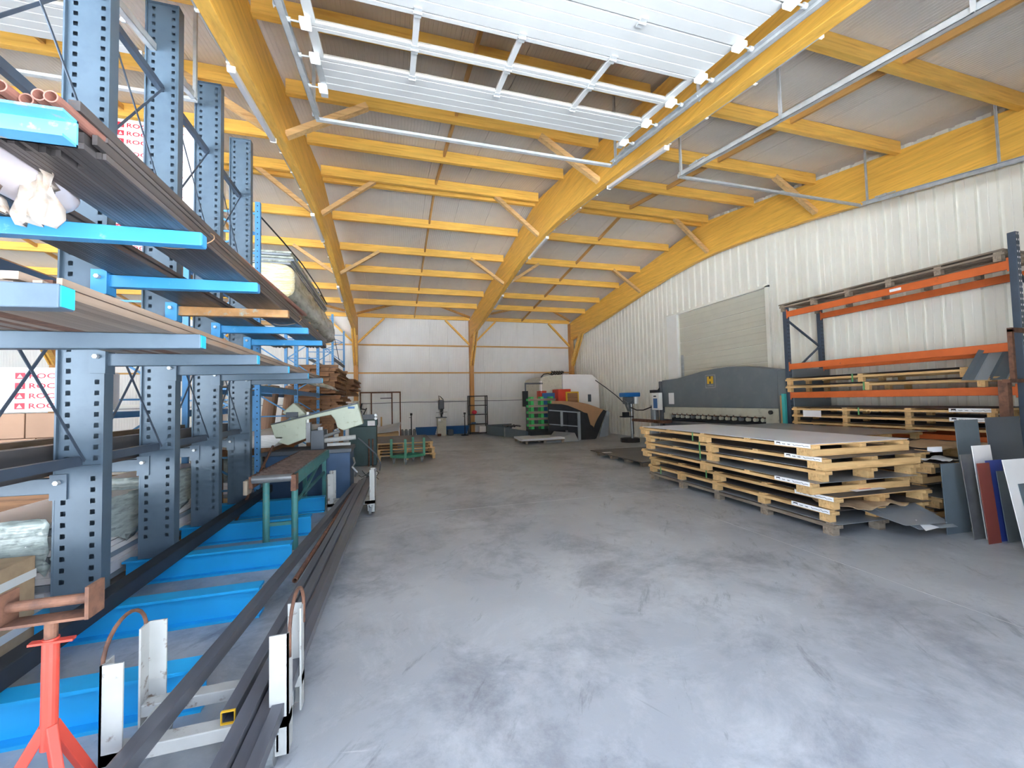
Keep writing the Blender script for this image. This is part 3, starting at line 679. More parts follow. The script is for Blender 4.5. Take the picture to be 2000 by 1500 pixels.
# long wrapped insulation rolls
import mathutils
def bundle(x0, x1, y0, y1, z0, z1, lab, r=.3):
    t = thing('insulation_bundle', lab, 'bundle', ((x0+x1)/2, (y0+y1)/2, z0))
    w_, h_ = x1-x0, z1-z0; cx, cz = (x0+x1)/2, (z0+z1)/2; prof = []
    for i in range(32):
        a = 2*math.pi*i/32; c_, s_ = math.cos(a), math.sin(a)
        prof.append((cx+w_/2*math.copysign(abs(c_)**.55, c_), cz+h_/2*math.copysign(abs(s_)**.55, s_)))
    ny = 26; vs = []
    for j in range(ny+1):
        y = y0+(y1-y0)*j/ny
        for i, (x, z) in enumerate(prof):
            q = .035*mathutils.noise.noise(Vector((x*3, y*2.2, z*5)))+.02*mathutils.noise.noise(Vector((x*9, y*6, z*9)))
            vs.append((x+q*(x-cx)*2.5, y, z+q-.06*(j/ny)))
    n = 32
    MB().add(vs, [(j*n+i, j*n+(i+1) % n, (j+1)*n+(i+1) % n, (j+1)*n+i) for j in range(ny) for i in range(n)]+[tuple(range(ny*n, ny*n+n))]).build('plastic_wrap', 'tarp', t, smooth=True)
    vs = [(cx+(x-cx)*s_, y0+d, cz+(z-cz)*s_) for s_, d in ((.985, .02), (.96, -.05), (.85, -.085)) for x, z in prof]
    MB().add(vs, [(k*n+i, k*n+(i+1) % n, (k+1)*n+(i+1) % n, (k+1)*n+i) for k in range(2) for i in range(n)]+[tuple(range(2*n, 3*n))]).build('wool_end', 'insulation', t, smooth=True)
    return t
bundle(-2.62, -1.78, 8.75, 14.6, 3.83, 4.5, 'long roll bundle in torn grey film with yellow wool end, atop the blue racking')
mb = MB()
for k in range(6): pass
t = thing('panel_stack', 'stack of thin grey wrapped panels lying on top of the yellow wool bundle', 'stack', (-2.2, 10, 4.5))
for k in range(6):
    j = random.uniform(-.03, .03); MB().box(-2.6+j, -1.84+j, 8.8+j, 13.2+j, 4.5+.045*k, 4.538+.045*k).build('panel', 'tarp' if k % 2 else 'greysheet', t, bev=.008)
for y in (8.9, 9.6, 10.6, 11.7): MB().box(-3.15, -1.85, y, y+.1, 3.625, 3.72).build('timber_bearer', 'pine_x', None, 'pine bearer under the long wrapped bundle, %s from the front' % ORD[[8.9, 9.6, 10.6, 11.7].index(y)], 'bearer', 'bearers under the wrapped bundle')
for y in (9.25, 12.3): MB().box(-3.15, -1.95, y, y+.1, 3.725, 3.83).build('timber_block', 'brownwood_x', None, '%s brown timber block just under the long wrapped bundle' % ('near' if y < 10 else 'far'), 'bearer', 'upper bearers under the bundle')
# tarp covered heap on the middle level
t = thing('covered_heap', 'grey tarpaulin heap spilling off the middle shelf of the blue racking', 'heap', (-2.3, 10, 2.13))
vs = []; nx, ny = 18, 30
for j in range(ny+1):
    for i in range(nx+1):
        u = i/nx; v = j/ny; x = -3.05+1.62*u; y = 8.1+4.6*v
        prof = 2.14+.55*(1-u)**.5*(1-.35*v)-.03*u
        vs.append((x, y, max(2.135, prof+.09*mathutils.noise.noise(Vector((x*2.4, y*1.3, 1)))+.03*mathutils.noise.noise(Vector((x*8, y*5, 2))))))
MB().add(vs, [(j*(nx+1)+i, j*(nx+1)+i+1, (j+1)*(nx+1)+i+1, (j+1)*(nx+1)+i) for j in range(ny) for i in range(nx)]).build('tarpaulin', 'tarp', t, smooth=True, fix=False).modifiers.new('t', 'SOLIDIFY').thickness = .02
MB().ring((-1.52, 8.35, 2.3), (-2.1, 9.4, 2.55), .04, .03, 12).build('white_pipe', 'white', None, 'white pipe sticking out of the grey heap on the middle shelf', 'pipe')
# brown timber pile in the far bay
def pile(x0, x1, y0, y1, z0, z1, lab, grp, m='brownwood_x', bl=('brownwood_x', 'brownwood_y')):
    z = z0; k = 0
    while z < z1:
        h = random.choice((.05, .06, .08))
        if k % 3 == 2:
            for q in range(3):
                yy = y0+(y1-y0-.1)*q/2; lb = '%s, %s layer up, %s crosspiece' % (lab, ORD[k], ['near', 'middle', 'far'][q]); MB().box(x0+.1, x1-.1+random.uniform(-.1, .1), yy, yy+.1, z, z+h-.002).build('timber_board', bl[0], None, lb, 'board', grp)
        else:
            n = 5; wd = (x1-x0)/n
            for q in range(n):
                lb = '%s, %s layer up, %s from the aisle' % (lab, ORD[k], ORD[n-1-q]); a = x0+wd*q; j = random.uniform(-.25, .12); sh = random.uniform(-.12, .06)*(1 if q == n-1 else .2)
                MB().box(a+.004+sh*0, a+wd-.004+(sh if q == n-1 else 0), y0+j, y1+random.uniform(-.1, .3), z, z+h-.003).build('timber_board', bl[1], None, lb, 'board', grp)
        z += h; k += 1
pile(-3.0, -1.55, 14.1, 17.0, 1.15, 2.0, 'brown board in the lower far pile', 'boards in the lower far pile')
pile(-3.0, -1.62, 14.2, 17.0, 2.105, 2.95, 'brown board in the upper far pile', 'boards in the upper far pile')
MB().box(-3.2, -1.75, 14.0, 17.2, .95, 1.145).build('pile_platform', 'brownwood_y', None, 'brown platform under the lower timber pile in the far racking bay', 'platform')
for k, (x, y) in enumerate(((-3.0, 14.1), (-1.95, 14.1), (-3.0, 16.9), (-1.95, 16.9))): MB().box(x, x+.15, y, y+.15, 0, .948).build('platform_post', 'brownwood_z', None, 'brown post under the far timber platform, %s' % ['near left', 'near right', 'far left', 'far right'][k], 'post', 'posts under the timber platform')
pile(-2.1, -1.45, 17.5, 20.8, 2.105, 2.75, 'brown board in the farthest short pile', 'boards in the farthest pile')
# cardboard tubes and white profiles behind the saw
for k, (x, y) in enumerate(((-3.35, 12.4), (-3.05, 13.2))):
    MB().ring((x, y, 0), (x+.25, y+.1, 2.3), .17, .15, 16).build('cardboard_tube', 'carton', None, '%s cardboard tube standing behind the bandsaw' % ('left' if k == 0 else 'right'), 'tube')
for k in range(10):
    MB().box(-3.0+.02*k, -2.05+.02*k, 8.3+.01*k, 12.3+.02*k, 1.0+.022*k, 1.018+.022*k).build('white_panel', 'packwhite', None, 'thin white panel behind the bandsaw, %s from the bottom' % ORD[k], 'foam sheet', 'white panels behind the bandsaw')  # plain white panels of no particular material
MB().box(-3.05, -2.05, 8.3, 12.3, .86, .998).build('low_shelf', 'brownwood_y', None, 'brown low shelf under the white panels behind the bandsaw', 'shelf')
for k, (x, y) in enumerate(((-3.0, 8.35), (-2.2, 8.35), (-3.0, 12.1), (-2.2, 12.1))): MB().box(x, x+.12, y, y+.12, 0, .858).build('shelf_post', 'brownwood_z', None, 'brown post under the low shelf behind the bandsaw, %s' % ['near left', 'near right', 'far left', 'far right'][k], 'post', 'posts under the low shelf')
wrapped_stack(-3.2, -2.3, 8.6, 10.4, .8, 'foil-wrapped stack of white panels under the low shelf behind the conveyor', 10)
MB().path([(-2.2, 7.95, 5.1), (-1.95, 8.5, 4.86), (-1.83, 9.6, 4.8), (-1.76, 11.2, 4.72), (-1.8, 13, 4.7), (-2.1, 13.9, 5.2), (-2.2, 14.2, 4.9), (-2.15, 17, 4.6), (-2.1, 18.5, 3.6)], .014).build('black_cable', 'cable', None, 'black cable draped along the top of the blue racking', 'cable')
# ================================================================== LEFT FOREGROUND: trolleys, tubes, stand, conveyor, bandsaw
def castor(t, x, y, r=.07):
    MB().cyl((x-.02, y, r), (x+.02, y, r), r, 18).build('wheel', 'wheelgrey', t)
    MB().box(x-.035, x-.026, y-.03, y+.03, r, r*2+.02).box(x+.026, x+.035, y-.03, y+.03, r, r*2+.02).box(x-.04, x+.04, y-.045, y+.045, r*2+.02, r*2+.03).build('fork', 'galv', t)
def angle_post(mb, x, y, z0, z1, sx, sy, w=.075, t=.008):
    mb.box(min(x, x+sx*w), max(x, x+sx*w), min(y, y+sy*t), max(y, y+sy*t), z0, z1).box(min(x, x+sx*t), max(x, x+sx*t), min(y, y+sy*w), max(y, y+sy*w), z0, z1)
def trolley(name, lab, xl, xr, y0, y1, ztop, handle=True):
    t = thing(name, lab, 'trolley', ((xl+xr)/2, (y0+y1)/2, 0), 'white tube trolleys')
    zb_ = .175
    for y in (y0+.04, y1-.04): MB().box(xl, xr, y-.04, y+.04, zb_, zb_+.06).build('cross_bar', 'chippedwhite', t, bev=.005)
    for x in (xl+.12, xr-.12): MB().box(x-.04, x+.04, y0, y1, zb_+.005, zb_+.055).build('side_bar', 'chippedwhite', t)
    for k, (x, sx) in enumerate(((xl, -1), (xr, 1))):
        for (y, sy) in ((y0, 1), (y1, -1)):
            mb = MB(); angle_post(mb, x, y, .05, ztop+random.uniform(-.02, .02), -sx, sy, .085, .009); mb.build('post', 'chippedwhite', t)
        if handle:
            yc = (y0+y1)/2; hy = (y1-y0)/2-.02; pts = [(x, y0+.02, ztop-.12)]+[(x, yc-hy*math.cos(a*math.pi/12), ztop-.02+.15*math.sin(a*math.pi/12)) for a in range(13)]+[(x, y1-.02, ztop-.12)]
            MB().path(pts, .009, 8).build('handle', 'rust', t, smooth=True)
    for x in (xl+.08, xr-.08):
        for y in (y0+.03, y1-.03): castor(t, x, y)
    return t
trolley('tube_trolley', 'chipped white tube trolley with bent rod handles in the foreground', -1.25, -.50, 2.3, 2.68, .62)
trolley('tube_trolley', 'chipped white tube trolley on castors beside the bandsaw cabinet', -.96, -.26, 6.85, 7.2, .70, False)
# square tubes lying across both trolleys
def sq_tube(p, q, w, h, m, lab, wall=.005):
    p = Vector(p); q = Vector(q); d = (q-p).normalized(); r = Vector((d.y, -d.x, 0)); u = Vector((0, 0, 1)); vs = []
    for c in (p, q):
        for (a, b) in ((w, h), (w-2*wall, h-2*wall)):
            for sx, sz in ((-1, -1), (1, -1), (1, 1), (-1, 1)): vs.append(c+r*sx*a/2+u*(h/2+sz*b/2))
    fs = []
    for i in range(4):
        j = (i+1) % 4; fs += [(i, j, 8+j, 8+i), (4+j, 4+i, 12+i, 12+j), (i, 4+i, 4+j, j), (8+i, 8+j, 12+j, 12+i)]
    return MB().add(vs, fs).build('square_tube', m, None, lab, 'tube', 'square tubes on the trolleys', bev=.003)
zt0 = .236
sq_tube((-1.092, 2.0, zt0), (-.655, 8.0, zt0), .075, .075, 'tubegrey', 'grey square tube lying apart, nearest the blue base arms')
sq_tube((-.765, 2.33, zt0), (-.585, 8.4, zt0), .06, .06, 'tubegrey', 'dark square tube with a yellow painted end on the trolleys')
sq_tube((-.69, 1.6, zt0), (-.515, 8.6, zt0), .065, .075, 'tubegrey', 'dark square tube with rusty edges, second in the bundle on the trolleys')
sq_tube((-.622, 1.5, zt0), (-.455, 8.8, zt0), .058, .05, 'tubegrey', 'flat dark tube in the middle of the bundle on the trolleys')
sq_tube((-.56, 1.7, zt0), (-.395, 9.0, zt0), .055, .06, 'tubegrey', 'grey square tube at the right of the bundle on the trolleys')
_pm = sq_tube((-.7655, 2.318, zt0), (-.765, 2.334, zt0), .062, .062, 'yellow', 'x', .005); _pm.name = 'end_collar'; tag(_pm, 'thin yellow painted rim on the end of a dark square tube', 'rim'); del _pm['group']
MB().ring((-.80, 3.9, .27), (-.66, 7.2, .27), .022, .017, 12).build('rusty_pipe', 'rust', None, 'thin rusty pipe lying between the grey tube and the bundle', 'pipe')
# red roller stand
t = thing('roller_stand', 'red tripod stand with a rusty roller cradle in the left foreground', 'stand', (-1.24, 1.98, 0))
X0, Y0 = -1.235, 2.0
MB().cyl((X0, Y0, .5), (X0, Y0, .9), .024, 16).build('tube', 'redstand', t, smooth=False)
MB().cyl((X0, Y0, .86), (X0, Y0, .97), .019, 14).build('inner_tube', 'rust', t)
MB().beam((X0-.05, Y0-.02, .895), (X0+.07, Y0+.0, .885), .03, .008).build('clamp', 'redstand', t)
for k in range(3):
    a = math.radians((200, 318, 80)[k]); MB().beam((X0+.01*math.cos(a), Y0+.01*math.sin(a), .58), (X0+.3*math.cos(a), Y0+.3*math.sin(a), .01), .03, .036).build('leg', 'redstand', t, bev=.004)
MB().box(X0-.13, X0+.13, Y0-.04, Y0+.04, .965, .975).build('cradle_base', 'rust', t)
for s in (-1, 1): MB().box(X0+s*.13-.006, X0+s*.13+.006, Y0-.045, Y0+.045, .965, 1.085).build('cradle_cheek', 'rust', t)
MB().cyl((X0-.125, Y0, 1.03), (X0+.125, Y0, 1.03), .019, 16).build('roller', 'rust', t, smooth=False)
# roller conveyor
t = thing('roller_conveyor', 'roller conveyor with worn rollers on teal legs feeding the bandsaw', 'conveyor', (-1.35, 7, 0))
cx0, cx1, cy0, cy1, cz0, cz1 = -1.58, -1.12, 5.45, 8.15, .93, .93
for x in (cx0, cx1): MB().box(x-.02, x+.02, cy0, cy1, cz0-.14, cz0+.0).build('side_rail', 'teal' if x == cx1 else 'rust', t, bev=.004)
MB().box(cx0-.06, cx0-.02, cy0-.05, cy0+.12, cz0-.2, cz0-.04).build('end_bracket', 'oldwood_z', t); MB().box(cx1-.03, cx1+.025, cy0-.05, cy0+.09, cz0-.19, cz0+.0).build('end_bracket', 'rust', t)
k = 0; y = cy0-.01
while y < cy1-.05:
    MB().cyl((cx0+.022, y, cz0-.035), (cx1-.022, y, cz0-.035), .045, 16).build('roller', 'steel' if k == 0 else 'rollersteel', t, smooth=False); y += .155; k += 1
for x in (cx0+.12, cx1-.03):
    for y in (cy0+.16, cy1-.25):
        mb = MB().cyl((x, y, 0), (x, y, cz0-.1), .038, 16) if y < 6 else MB().box(x-.03, x+.03, y-.03, y+.03, 0, cz0-.13)
        mb.build('leg', 'teal', t)
MB().box(cx0+.12, cx1-.03, cy0+.15, cy0+.18, .3, .34).build('cross_rail', 'teal', t)
MB().box(cx1-.045, cx1-.015, cy0+.16, cy1-.25, .54, .58).build('long_rail', 'teal', t)
MB().beam((cx1-.03, 6.0, .55), (cx1-.03, 7.75, .86), .03, .04).build('stay', 'teal', t)
# bandsaw
t = thing('bandsaw', 'large cream metal-cutting bandsaw with tilted bow on a dark blue cabinet', 'saw', (-1.3, 8.5, 0))
YS = 8.45
head = [(-2.11, 1.40), (-.63, 1.75), (-.53, 1.36), (-.88, 1.25), (-.99, 1.31), (-1.03, 1.45), (-1.10, 1.555), (-1.53, 1.475), (-1.53, 1.13), (-1.83, 1.02), (-2.02, 1.09)]
MB().prism(head, 'y', YS-.08, YS+.24).build('bow', 'sawcream', t, bev=.015)
MB().prism([(-2.11, 1.405), (-.63, 1.755), (-.64, 1.775), (-2.11, 1.42)], 'y', YS-.09, YS+.25).build('bow_edge', 'darkgrey', t)
MB().box(-.80, -.68, YS-.085, YS-.081, 1.66, 1.70).build('badge', 'machblue', t)
MB().box(-1.53, -1.46, YS-.05, YS+.1, 1.05, 1.42).build('blade_guide', 'steel', t)
MB().box(-1.52, -1.48, YS-.06, YS-.04, 1.42, 1.62).build('guide_tape', 'white', t)
MB().box(-2.15, -.75, 8.2, 8.95, 0, .86).build('cabinet', 'navy', t, bev=.01)
MB().box(-2.2, -.72, 8.12, 9.0, .86, .93).build('bed', 'darkgrey', t, bev=.008)
MB().box(-1.42, -1.2, 8.2, 8.6, .93, 1.28).build('vise', 'darkgrey', t, bev=.01); MB().box(-1.3, -1.22, 8.22, 8.3, 1.24, 1.34).build('vise_cap', 'steel', t)
MB().cyl((-1.25, 8.3, 1.08), (-.66, 8.32, 1.12), .045, 12).build('feed_screw', 'chippedwhite', t); MB().box(-1.15, -.75, 8.25, 8.34, .98, 1.03).build('slide', 'chippedwhite', t)
MB().cyl((-1.2, 8.25, 1.16), (-.93, 8.22, 1.25), .03, 12).build('cylinder', 'steel', t)
MB().prism([(-1.98, 1.62), (-1.78, 1.80), (-1.56, 1.56), (-1.74, 1.42)], 'y', 8.6, 8.9).build('motor_housing', 'sawcream', t, bev=.02)
MB().box(-1.9, -1.7, 8.55, 8.6, 1.52, 1.62).build('motor_grille', 'darkgrey', t)
MB().path([(-.62, 8.35, 1.1), (-.5, 8.4, .98), (-.3, 8.5, .75), (-.22, 8.6, .55), (-.24, 8.7, .4)], .013, 8).build('coolant_hose', 'darkgrey', t)
MB().path([(-.7, 8.2, .75), (-.66, 8.1, .66), (-.7, 8.05, .6), (-.62, 8.05, .5), (-.66, 8.1, .42)], .018, 8).build('tap', 'steel', t)
for k, (x, r_) in enumerate(((-.52, .12), (-.42, .16))):
    MB().path([(x+r_*math.cos(a*.7), 8.6+.4*r_*math.sin(a*.7), .16+.1*math.sin(a*.9+k)+.02*a) for a in range(14)], .006, 6).build('cable_loop', 'cable', t)
MB().cyl((-1.13, 8.16, .02), (-1.13, 8.16, .45), .035, 12).build('extinguisher_bottle', 'chippedwhite', t)
for x in (-.62, -.52): MB().cyl((x, 12.1, 0), (x, 12.24, .75), .018, 8).build('stand_rod', 'rust', None, '%s thin rusty rod standing before the dark green machine' % ('left' if x < -.6 else 'right'), 'rod')
MB().cyl((-2.12, 6.6, .1), (-1.98, 8.0, 1.05), .02, 8).build('leaning_rod', 'rust', None, 'rusty rod leaning against the bandsaw behind the conveyor', 'rod')
# dark green machine behind the saw
t = thing('green_machine', 'dark green machine cabinet with a white notice behind the bandsaw', 'machine', (-.75, 12.6, 0))
MB().box(-1.15, -.42, 12.3, 13.0, 0, 1.1).build('cabinet', 'darkgreen', t, bev=.015)
MB().box(-1.0, -.40, 12.35, 12.95, 1.1, 1.3).build('head', 'darkgreen', t, bev=.02); MB().box(-.9, -.46, 12.33, 12.36, 1.3, 1.44).build('top_rail', 'darkgrey', t)
MB().cyl((-.44, 12.3, 1.42), (-.44, 12.42, 1.42), .04, 12).cyl((-.44, 12.3, 1.32), (-.44, 12.42, 1.32), .04, 12).build('pulley', 'steel', t)
MB().box(-.66, -.46, 12.292, 12.3, 1.12, 1.26).build('notice', 'paper', t)
MB().cyl((-.85, 12.1, 1.5), (-.8, 12.2, 1.75), .02, 8).cyl((-.9, 12.1, 1.62), (-.7, 12.2, 1.58), .015, 8).cyl((-.75, 12.1, 1.45), (-.68, 12.2, 1.62), .015, 8).box(-.86, -.8, 12.12, 12.2, 1.3, 1.55).build('clamp', 'dark', t)
# pallets with a dark sheet and the green post cart
def pallet(M, L, Wd, lab, cat='pallet', grp=None, m='pine', nb=5, deck_t=.03, blk=.09, bw=.1, bh=.045, sheet=None, along='y', base=False, sides=True, st=.004, sx=.0, sy=0., blocks=None, tag3=None, strap=None, bl=.12, endb=False):
    """long timber sheet-metal pallet in M's frame: length L along +y, width Wd along +x; bearers + blocks + long boards + cross boards, sheet on top"""
    t = thing('long_pallet', lab, cat, M.translation, grp); z = 0
    n3 = 3
    for i in range(n3):
        xx = (Wd-bw)*i/(n3-1)
        kb = blocks or nb
        for k in range(kb):
            yy = (L-bl)*k/(kb-1)
            MB(M).box(xx+.01, xx+bw-.01, yy+.02, yy+bl-.01, 0, blk).build('block', m+'_x', t)
        MB(M).box(xx, xx+bw, -.02, L+.02, blk, blk+bh).build('long_board', m+'_y', t)
    for k in range(nb):
        yy = (L-.1)*k/(nb-1)
        MB(M).box(0, Wd, yy, yy+.1, blk+bh, blk+bh+deck_t).build('cross_board', m+'_x', t)
    top = blk+bh+deck_t
    if endb: MB(M).box(.005, Wd-.005, -.016, .018, .004, blk-.004).build('end_board', m+'_x', t)
    if sides: MB(M).box(-.006, .0, -.02, L+.02, blk+.002, blk+bh).build('edge_strip', m+'_y', t)
    if strap:
        for yy in strap: MB(M).box(-.009, -.006, yy, yy+.03, 0, top+.003).build('strap', 'greenstrap', t)
    if tag3:
        a, b = tag3
        lb = MB(M).box(-.011, -.0085, a, b, blk+.012, top+.004).build('label', 'paper', t)
        MB(M).box(-.0125, -.011, b-.09, b-.03, blk+.026, top-.006).build('label_mark', 'ink', lb)
        MB(M).box(-.0132, -.0125, b-.085, b-.035, blk+.026, blk+.040).build('label_mark', 'paper', lb)
        for r, (u, v) in enumerate(((.12, .17), (.2, .24), (.28, .5))):
            if b-v > a:
                pts = [(-.0118, b-u-(v-u)*i/10, (blk+top)/2+.005+.010*math.sin(i*2.1+r)*(.6+.4*math.cos(i))) for i in range(11)]
                MB(M).path(pts, .0026, 4).build('handwriting', 'ink', lb)
    if sheet:
        sx0, sx1, sy0, sy1, m_ = sheet
        MB(M).box(sx0, sx1, sy0, sy1, top+.002, top+.002+st).build('sheet', m_, t)
    return t, top
def place(x, y, z, rot): return Matrix.Translation((x, y, z)) @ Matrix.Rotation(math.radians(rot), 4, 'Z')
zz = 0
for k in range(3):
    _, tp = pallet(place(-.46+random.uniform(-.04, .04), 12.95, zz, 0), 2.6, 1.72, 'low pine pallet behind the green post cart, %s from the floor' % ORD[k], grp='pallets behind the green cart', nb=4, blk=.1, sheet=(-.02, 1.7, -.02, 2.5, 'darksheet') if k == 2 else None, st=.02)
    zz += tp+.006
t = thing('post_cart', 'small green cart with four upright posts on grey castors', 'cart', (.42, 12.35, 0))
for (a, b) in (((-.02, 12.25), (.36, 11.95)), ((.60, 12.62), (.9, 12.3)), ((-.02, 12.25), (.60, 12.62)), ((.36, 11.95), (.9, 12.3))): MB().beam((a[0], a[1], .22), (b[0], b[1], .22), .06, .07).build('bed_rail', 'green', t)
for (x, y) in ((-.02, 12.25), (.36, 11.95), (.60, 12.62), (.9, 12.3)):
    MB().box(x-.035, x+.035, y-.035, y+.035, .2, .72).build('post', 'green', t, bev=.004)
for (x, y) in ((.05, 12.27), (.36, 12.0), (.60, 12.56), (.84, 12.32)): castor(t, x, y, .085)
# ================================================================== RIGHT: sheet-metal pallets, orange rack, press brake
NX = [5.01, 5.08, 5.14, 5.02, 5.16, 5.14, 5.16]; FX = [5.20, 5.27, 5.30, 5.26, 5.33, 5.33, 5.34]; NYs = [3.86, 3.78, 3.82, 3.9, 3.72, 3.76, 3.74]
LZ = 0; tops = []
BIGL = ['topmost in the big pallet stack, under a shiny wrapped sheet', 'second from the top of the big stack', 'third from the top of the big stack', 'in the middle of the big stack', 'third from the bottom of the big stack', 'second from the bottom of the big stack', 'at the bottom of the big stack on the floor']
SH = [(-.005, 1.63, -.01, 3.86, 'sheetmetal'), (0, 1.70, -.1, 3.8, 'darksheet'), (0, 1.6, -.02, 3.8, 'greysheet'), (0, 1.66, -.08, 3.8, 'greysheet'), (.05, 1.64, -.02, 3.8, 'darksheet'), (.05, 1.6, -.06, 3.8, 'darksheet'), (0, 1.66, -.06, 3.8, 'greysheet')]
for i in range(6, -1, -1):
    rot = -math.degrees(math.atan2(FX[i]-NX[i], 3.9))
    _, tp = pallet(place(NX[i], NYs[i], LZ, rot), 3.95, 1.62, 'long pine sheet pallet, '+BIGL[i], grp='pallets of the big stack', m='oldwood' if i == 6 else 'pine', nb=5, blk=.092, bh=.042, deck_t=.018, bw=.12, blocks=3 if i < 5 else 5, bl=.22 if i < 5 else .16, endb=i in (0, 1, 3),
                   sheet=SH[i], tag3=(.0, .52) if i in (0, 1, 3, 4, 5) else None, strap=(2.2,) if i in (0, 1, 2, 4) else (3.5,) if i in (5,) else None)
    LZ += tp+.006+.002
def crumple(x0, x1, y0, y1, z, amp, m, lab, cat, name, seed, dz=.0, nx=16, ny=12, rot=0):
    vs = []
    for j in range(ny+1):
        for i in range(nx+1):
            u, v = i/nx, j/ny; x = x0+(x1-x0)*u; y = y0+(y1-y0)*v
            q = mathutils.noise.noise(Vector((x*5+seed, y*5, 0)))+.5*mathutils.noise.noise(Vector((x*13, y*13, seed)))
            vs.append((x+.02*q, y+.03*q, z+amp*(q+.6)+dz*(1-v)))
    o = MB().add(vs, [(j*(nx+1)+i, j*(nx+1)+i+1, (j+1)*(nx+1)+i+1, (j+1)*(nx+1)+i) for j in range(ny) for i in range(nx)]).build(name, m, None, lab, cat, smooth=True, fix=False)
    o.modifiers.new('t', 'SOLIDIFY').thickness = .003; return o
crumple(5.3, 6.2, 3.55, 4.1, .335, .035, 'kraft', 'crumpled brown paper sticking out near the bottom of the big stack', 'paper', 'wrapping_paper', 1)
MB().slab([(5.75, 3.35, .18), (6.4, 3.3, .16), (6.45, 3.9, .315), (5.6, 3.95, .322)], .003, (0, 0, 1)).slab([(5.9, 3.3, .13), (6.55, 3.28, .1), (6.6, 3.8, .31), (5.8, 3.8, .316)], .003, (0, 0, 1)).build('bent_sheet', 'greysheet', None, 'bent grey metal sheet poking out of the big stack near the floor', 'sheet')
MB().slab([(5.95, 3.27, .12), (6.25, 3.3, .12), (6.05, 3.42, .2)], .002, (0, 0, 1)).build('paper_scrap', 'paper', None, 'white paper scrap on the bent grey sheet near the floor', 'paper')
MB().slab([(5.6, 3.76, .503), (6.1, 3.74, .503), (6.15, 3.98, .503), (5.62, 4.0, .503)], .002, (0, 0, 1)).build('pallet_note', 'paper', None, 'white note with red print lying on a dark sheet of the big stack', 'paper')
MB().slab([(5.75, 3.82, .506), (5.95, 3.81, .506), (5.95, 3.9, .506), (5.76, 3.9, .506)], .001, (0, 0, 1)).build('red_stamp', 'redprint', None, 'red stamp printed on the white note in the big stack', 'mark')
# second stack, behind and right
LZ = 0
S2 = ['on the floor', 'second', 'third', 'fourth', 'fifth', 'sixth']
for i in range(6):
    _, tp = pallet(place(7.0+random.uniform(-.01, .1), 3.74+random.uniform(-.05, .15), LZ, random.uniform(-1, 1)), 3.6, 1.68, 'pine pallet in the rear stack, %s' % (S2[i] if i == 0 else S2[i]+' from the floor'), grp='pallets of the rear stack', nb=5, blk=.088, bh=.042, deck_t=.018, bl=.2, blocks=3 if i % 2 else 4, endb=i % 3 == 0,
                   sheet=(0, 1.66, -.06, 3.5, random.choice(('darksheet', 'greysheet', 'darksheet'))), sides=True)
    LZ += tp+.008
_, tp = pallet(place(7.08, 4.75, LZ, 0), 2.7, 1.6, 'short pine pallet carrying a grey sheet on top of the rear stack', grp=None, nb=4, blk=.07, bh=.04, deck_t=.025, sheet=(-.05, 1.6, -.1, 2.7, 'greysheet'))
crumple(7.15, 8.5, 3.72, 4.6, LZ+.004, .02, 'kraft', 'brown kraft paper covering the near end of the rear stack', 'paper', 'kraft_cover', 5)
crumple(6.95, 7.45, 3.6, 3.85, .80, .04, 'paper', 'crumpled white paper jutting from the rear stack', 'paper', 'white_paper', 8)
MB().slab([(6.86, 3.7, .93), (7.08, 3.66, .93), (7.08, 3.66, 1.0), (6.86, 3.7, 1.0)], .002, (0, -1, 0)).build('stack_label', 'paper', None, 'white label on the near end of the rear stack', 'label')
# --- orange pallet rack
rk = thing('orange_rack', 'pallet rack with orange beams and dark blue frames along the right wall', 'rack', (9.55, 5.5, 0))
RX0, RX1, RYA, RYB = 9.0, 10.08, 3.68, 7.42
for y, h in ((RYA, 4.12), (RYB, 3.86)):
    for x in (RX0, RX1):
        p = MB().box(x, x+.1, y-.045, y+.045, 0, h).build('post', 'frameblue', rk, bev=.006)
        hb = MB(); z = .2
        while z < h-.03:
            hb.box(x+.018, x+.034, y-.0465, y-.0445, z, z+.03).box(x+.066, x+.082, y-.0465, y-.0445, z, z+.03); z += .09
        hb.build('post_hole', 'packwhite' if y == RYA else 'dark', p)['kind'] = 'stuff'
    for i, (za, zc) in enumerate(((.4, 1.3), (1.3, 2.2), (2.2, 2.9), (2.9, 3.5))):
        a, b = ((RX0+.1, za), (RX1, zc)) if i % 2 == 0 else ((RX1, za), (RX0+.1, zc))
        MB().beam((a[0], y, a[1]), (b[0], y, b[1]), .03, .045, (0, 1, 0)).build('brace', 'frameblue', rk)
for z in (3.71, 2.46, 1.79, 1.0):
    for x in (RX0+.02, RX1+.02):
        b = MB().box(x, x+.05, RYA+.05, RYB-.05, z-.135, z).build('beam', 'orange', rk, bev=.008)
        for y, s in ((RYA+.05, 1), (RYB-.05, -1)): MB().box(x-.012, x+.0, y-s*.09, y+s*.02, z-.17, z+.04).build('beam_end', 'orange', b)
MB().box(RX0+.012, RX0+.02, 5.1, 5.28, 3.62, 3.67).build('load_label', 'paper', rk)
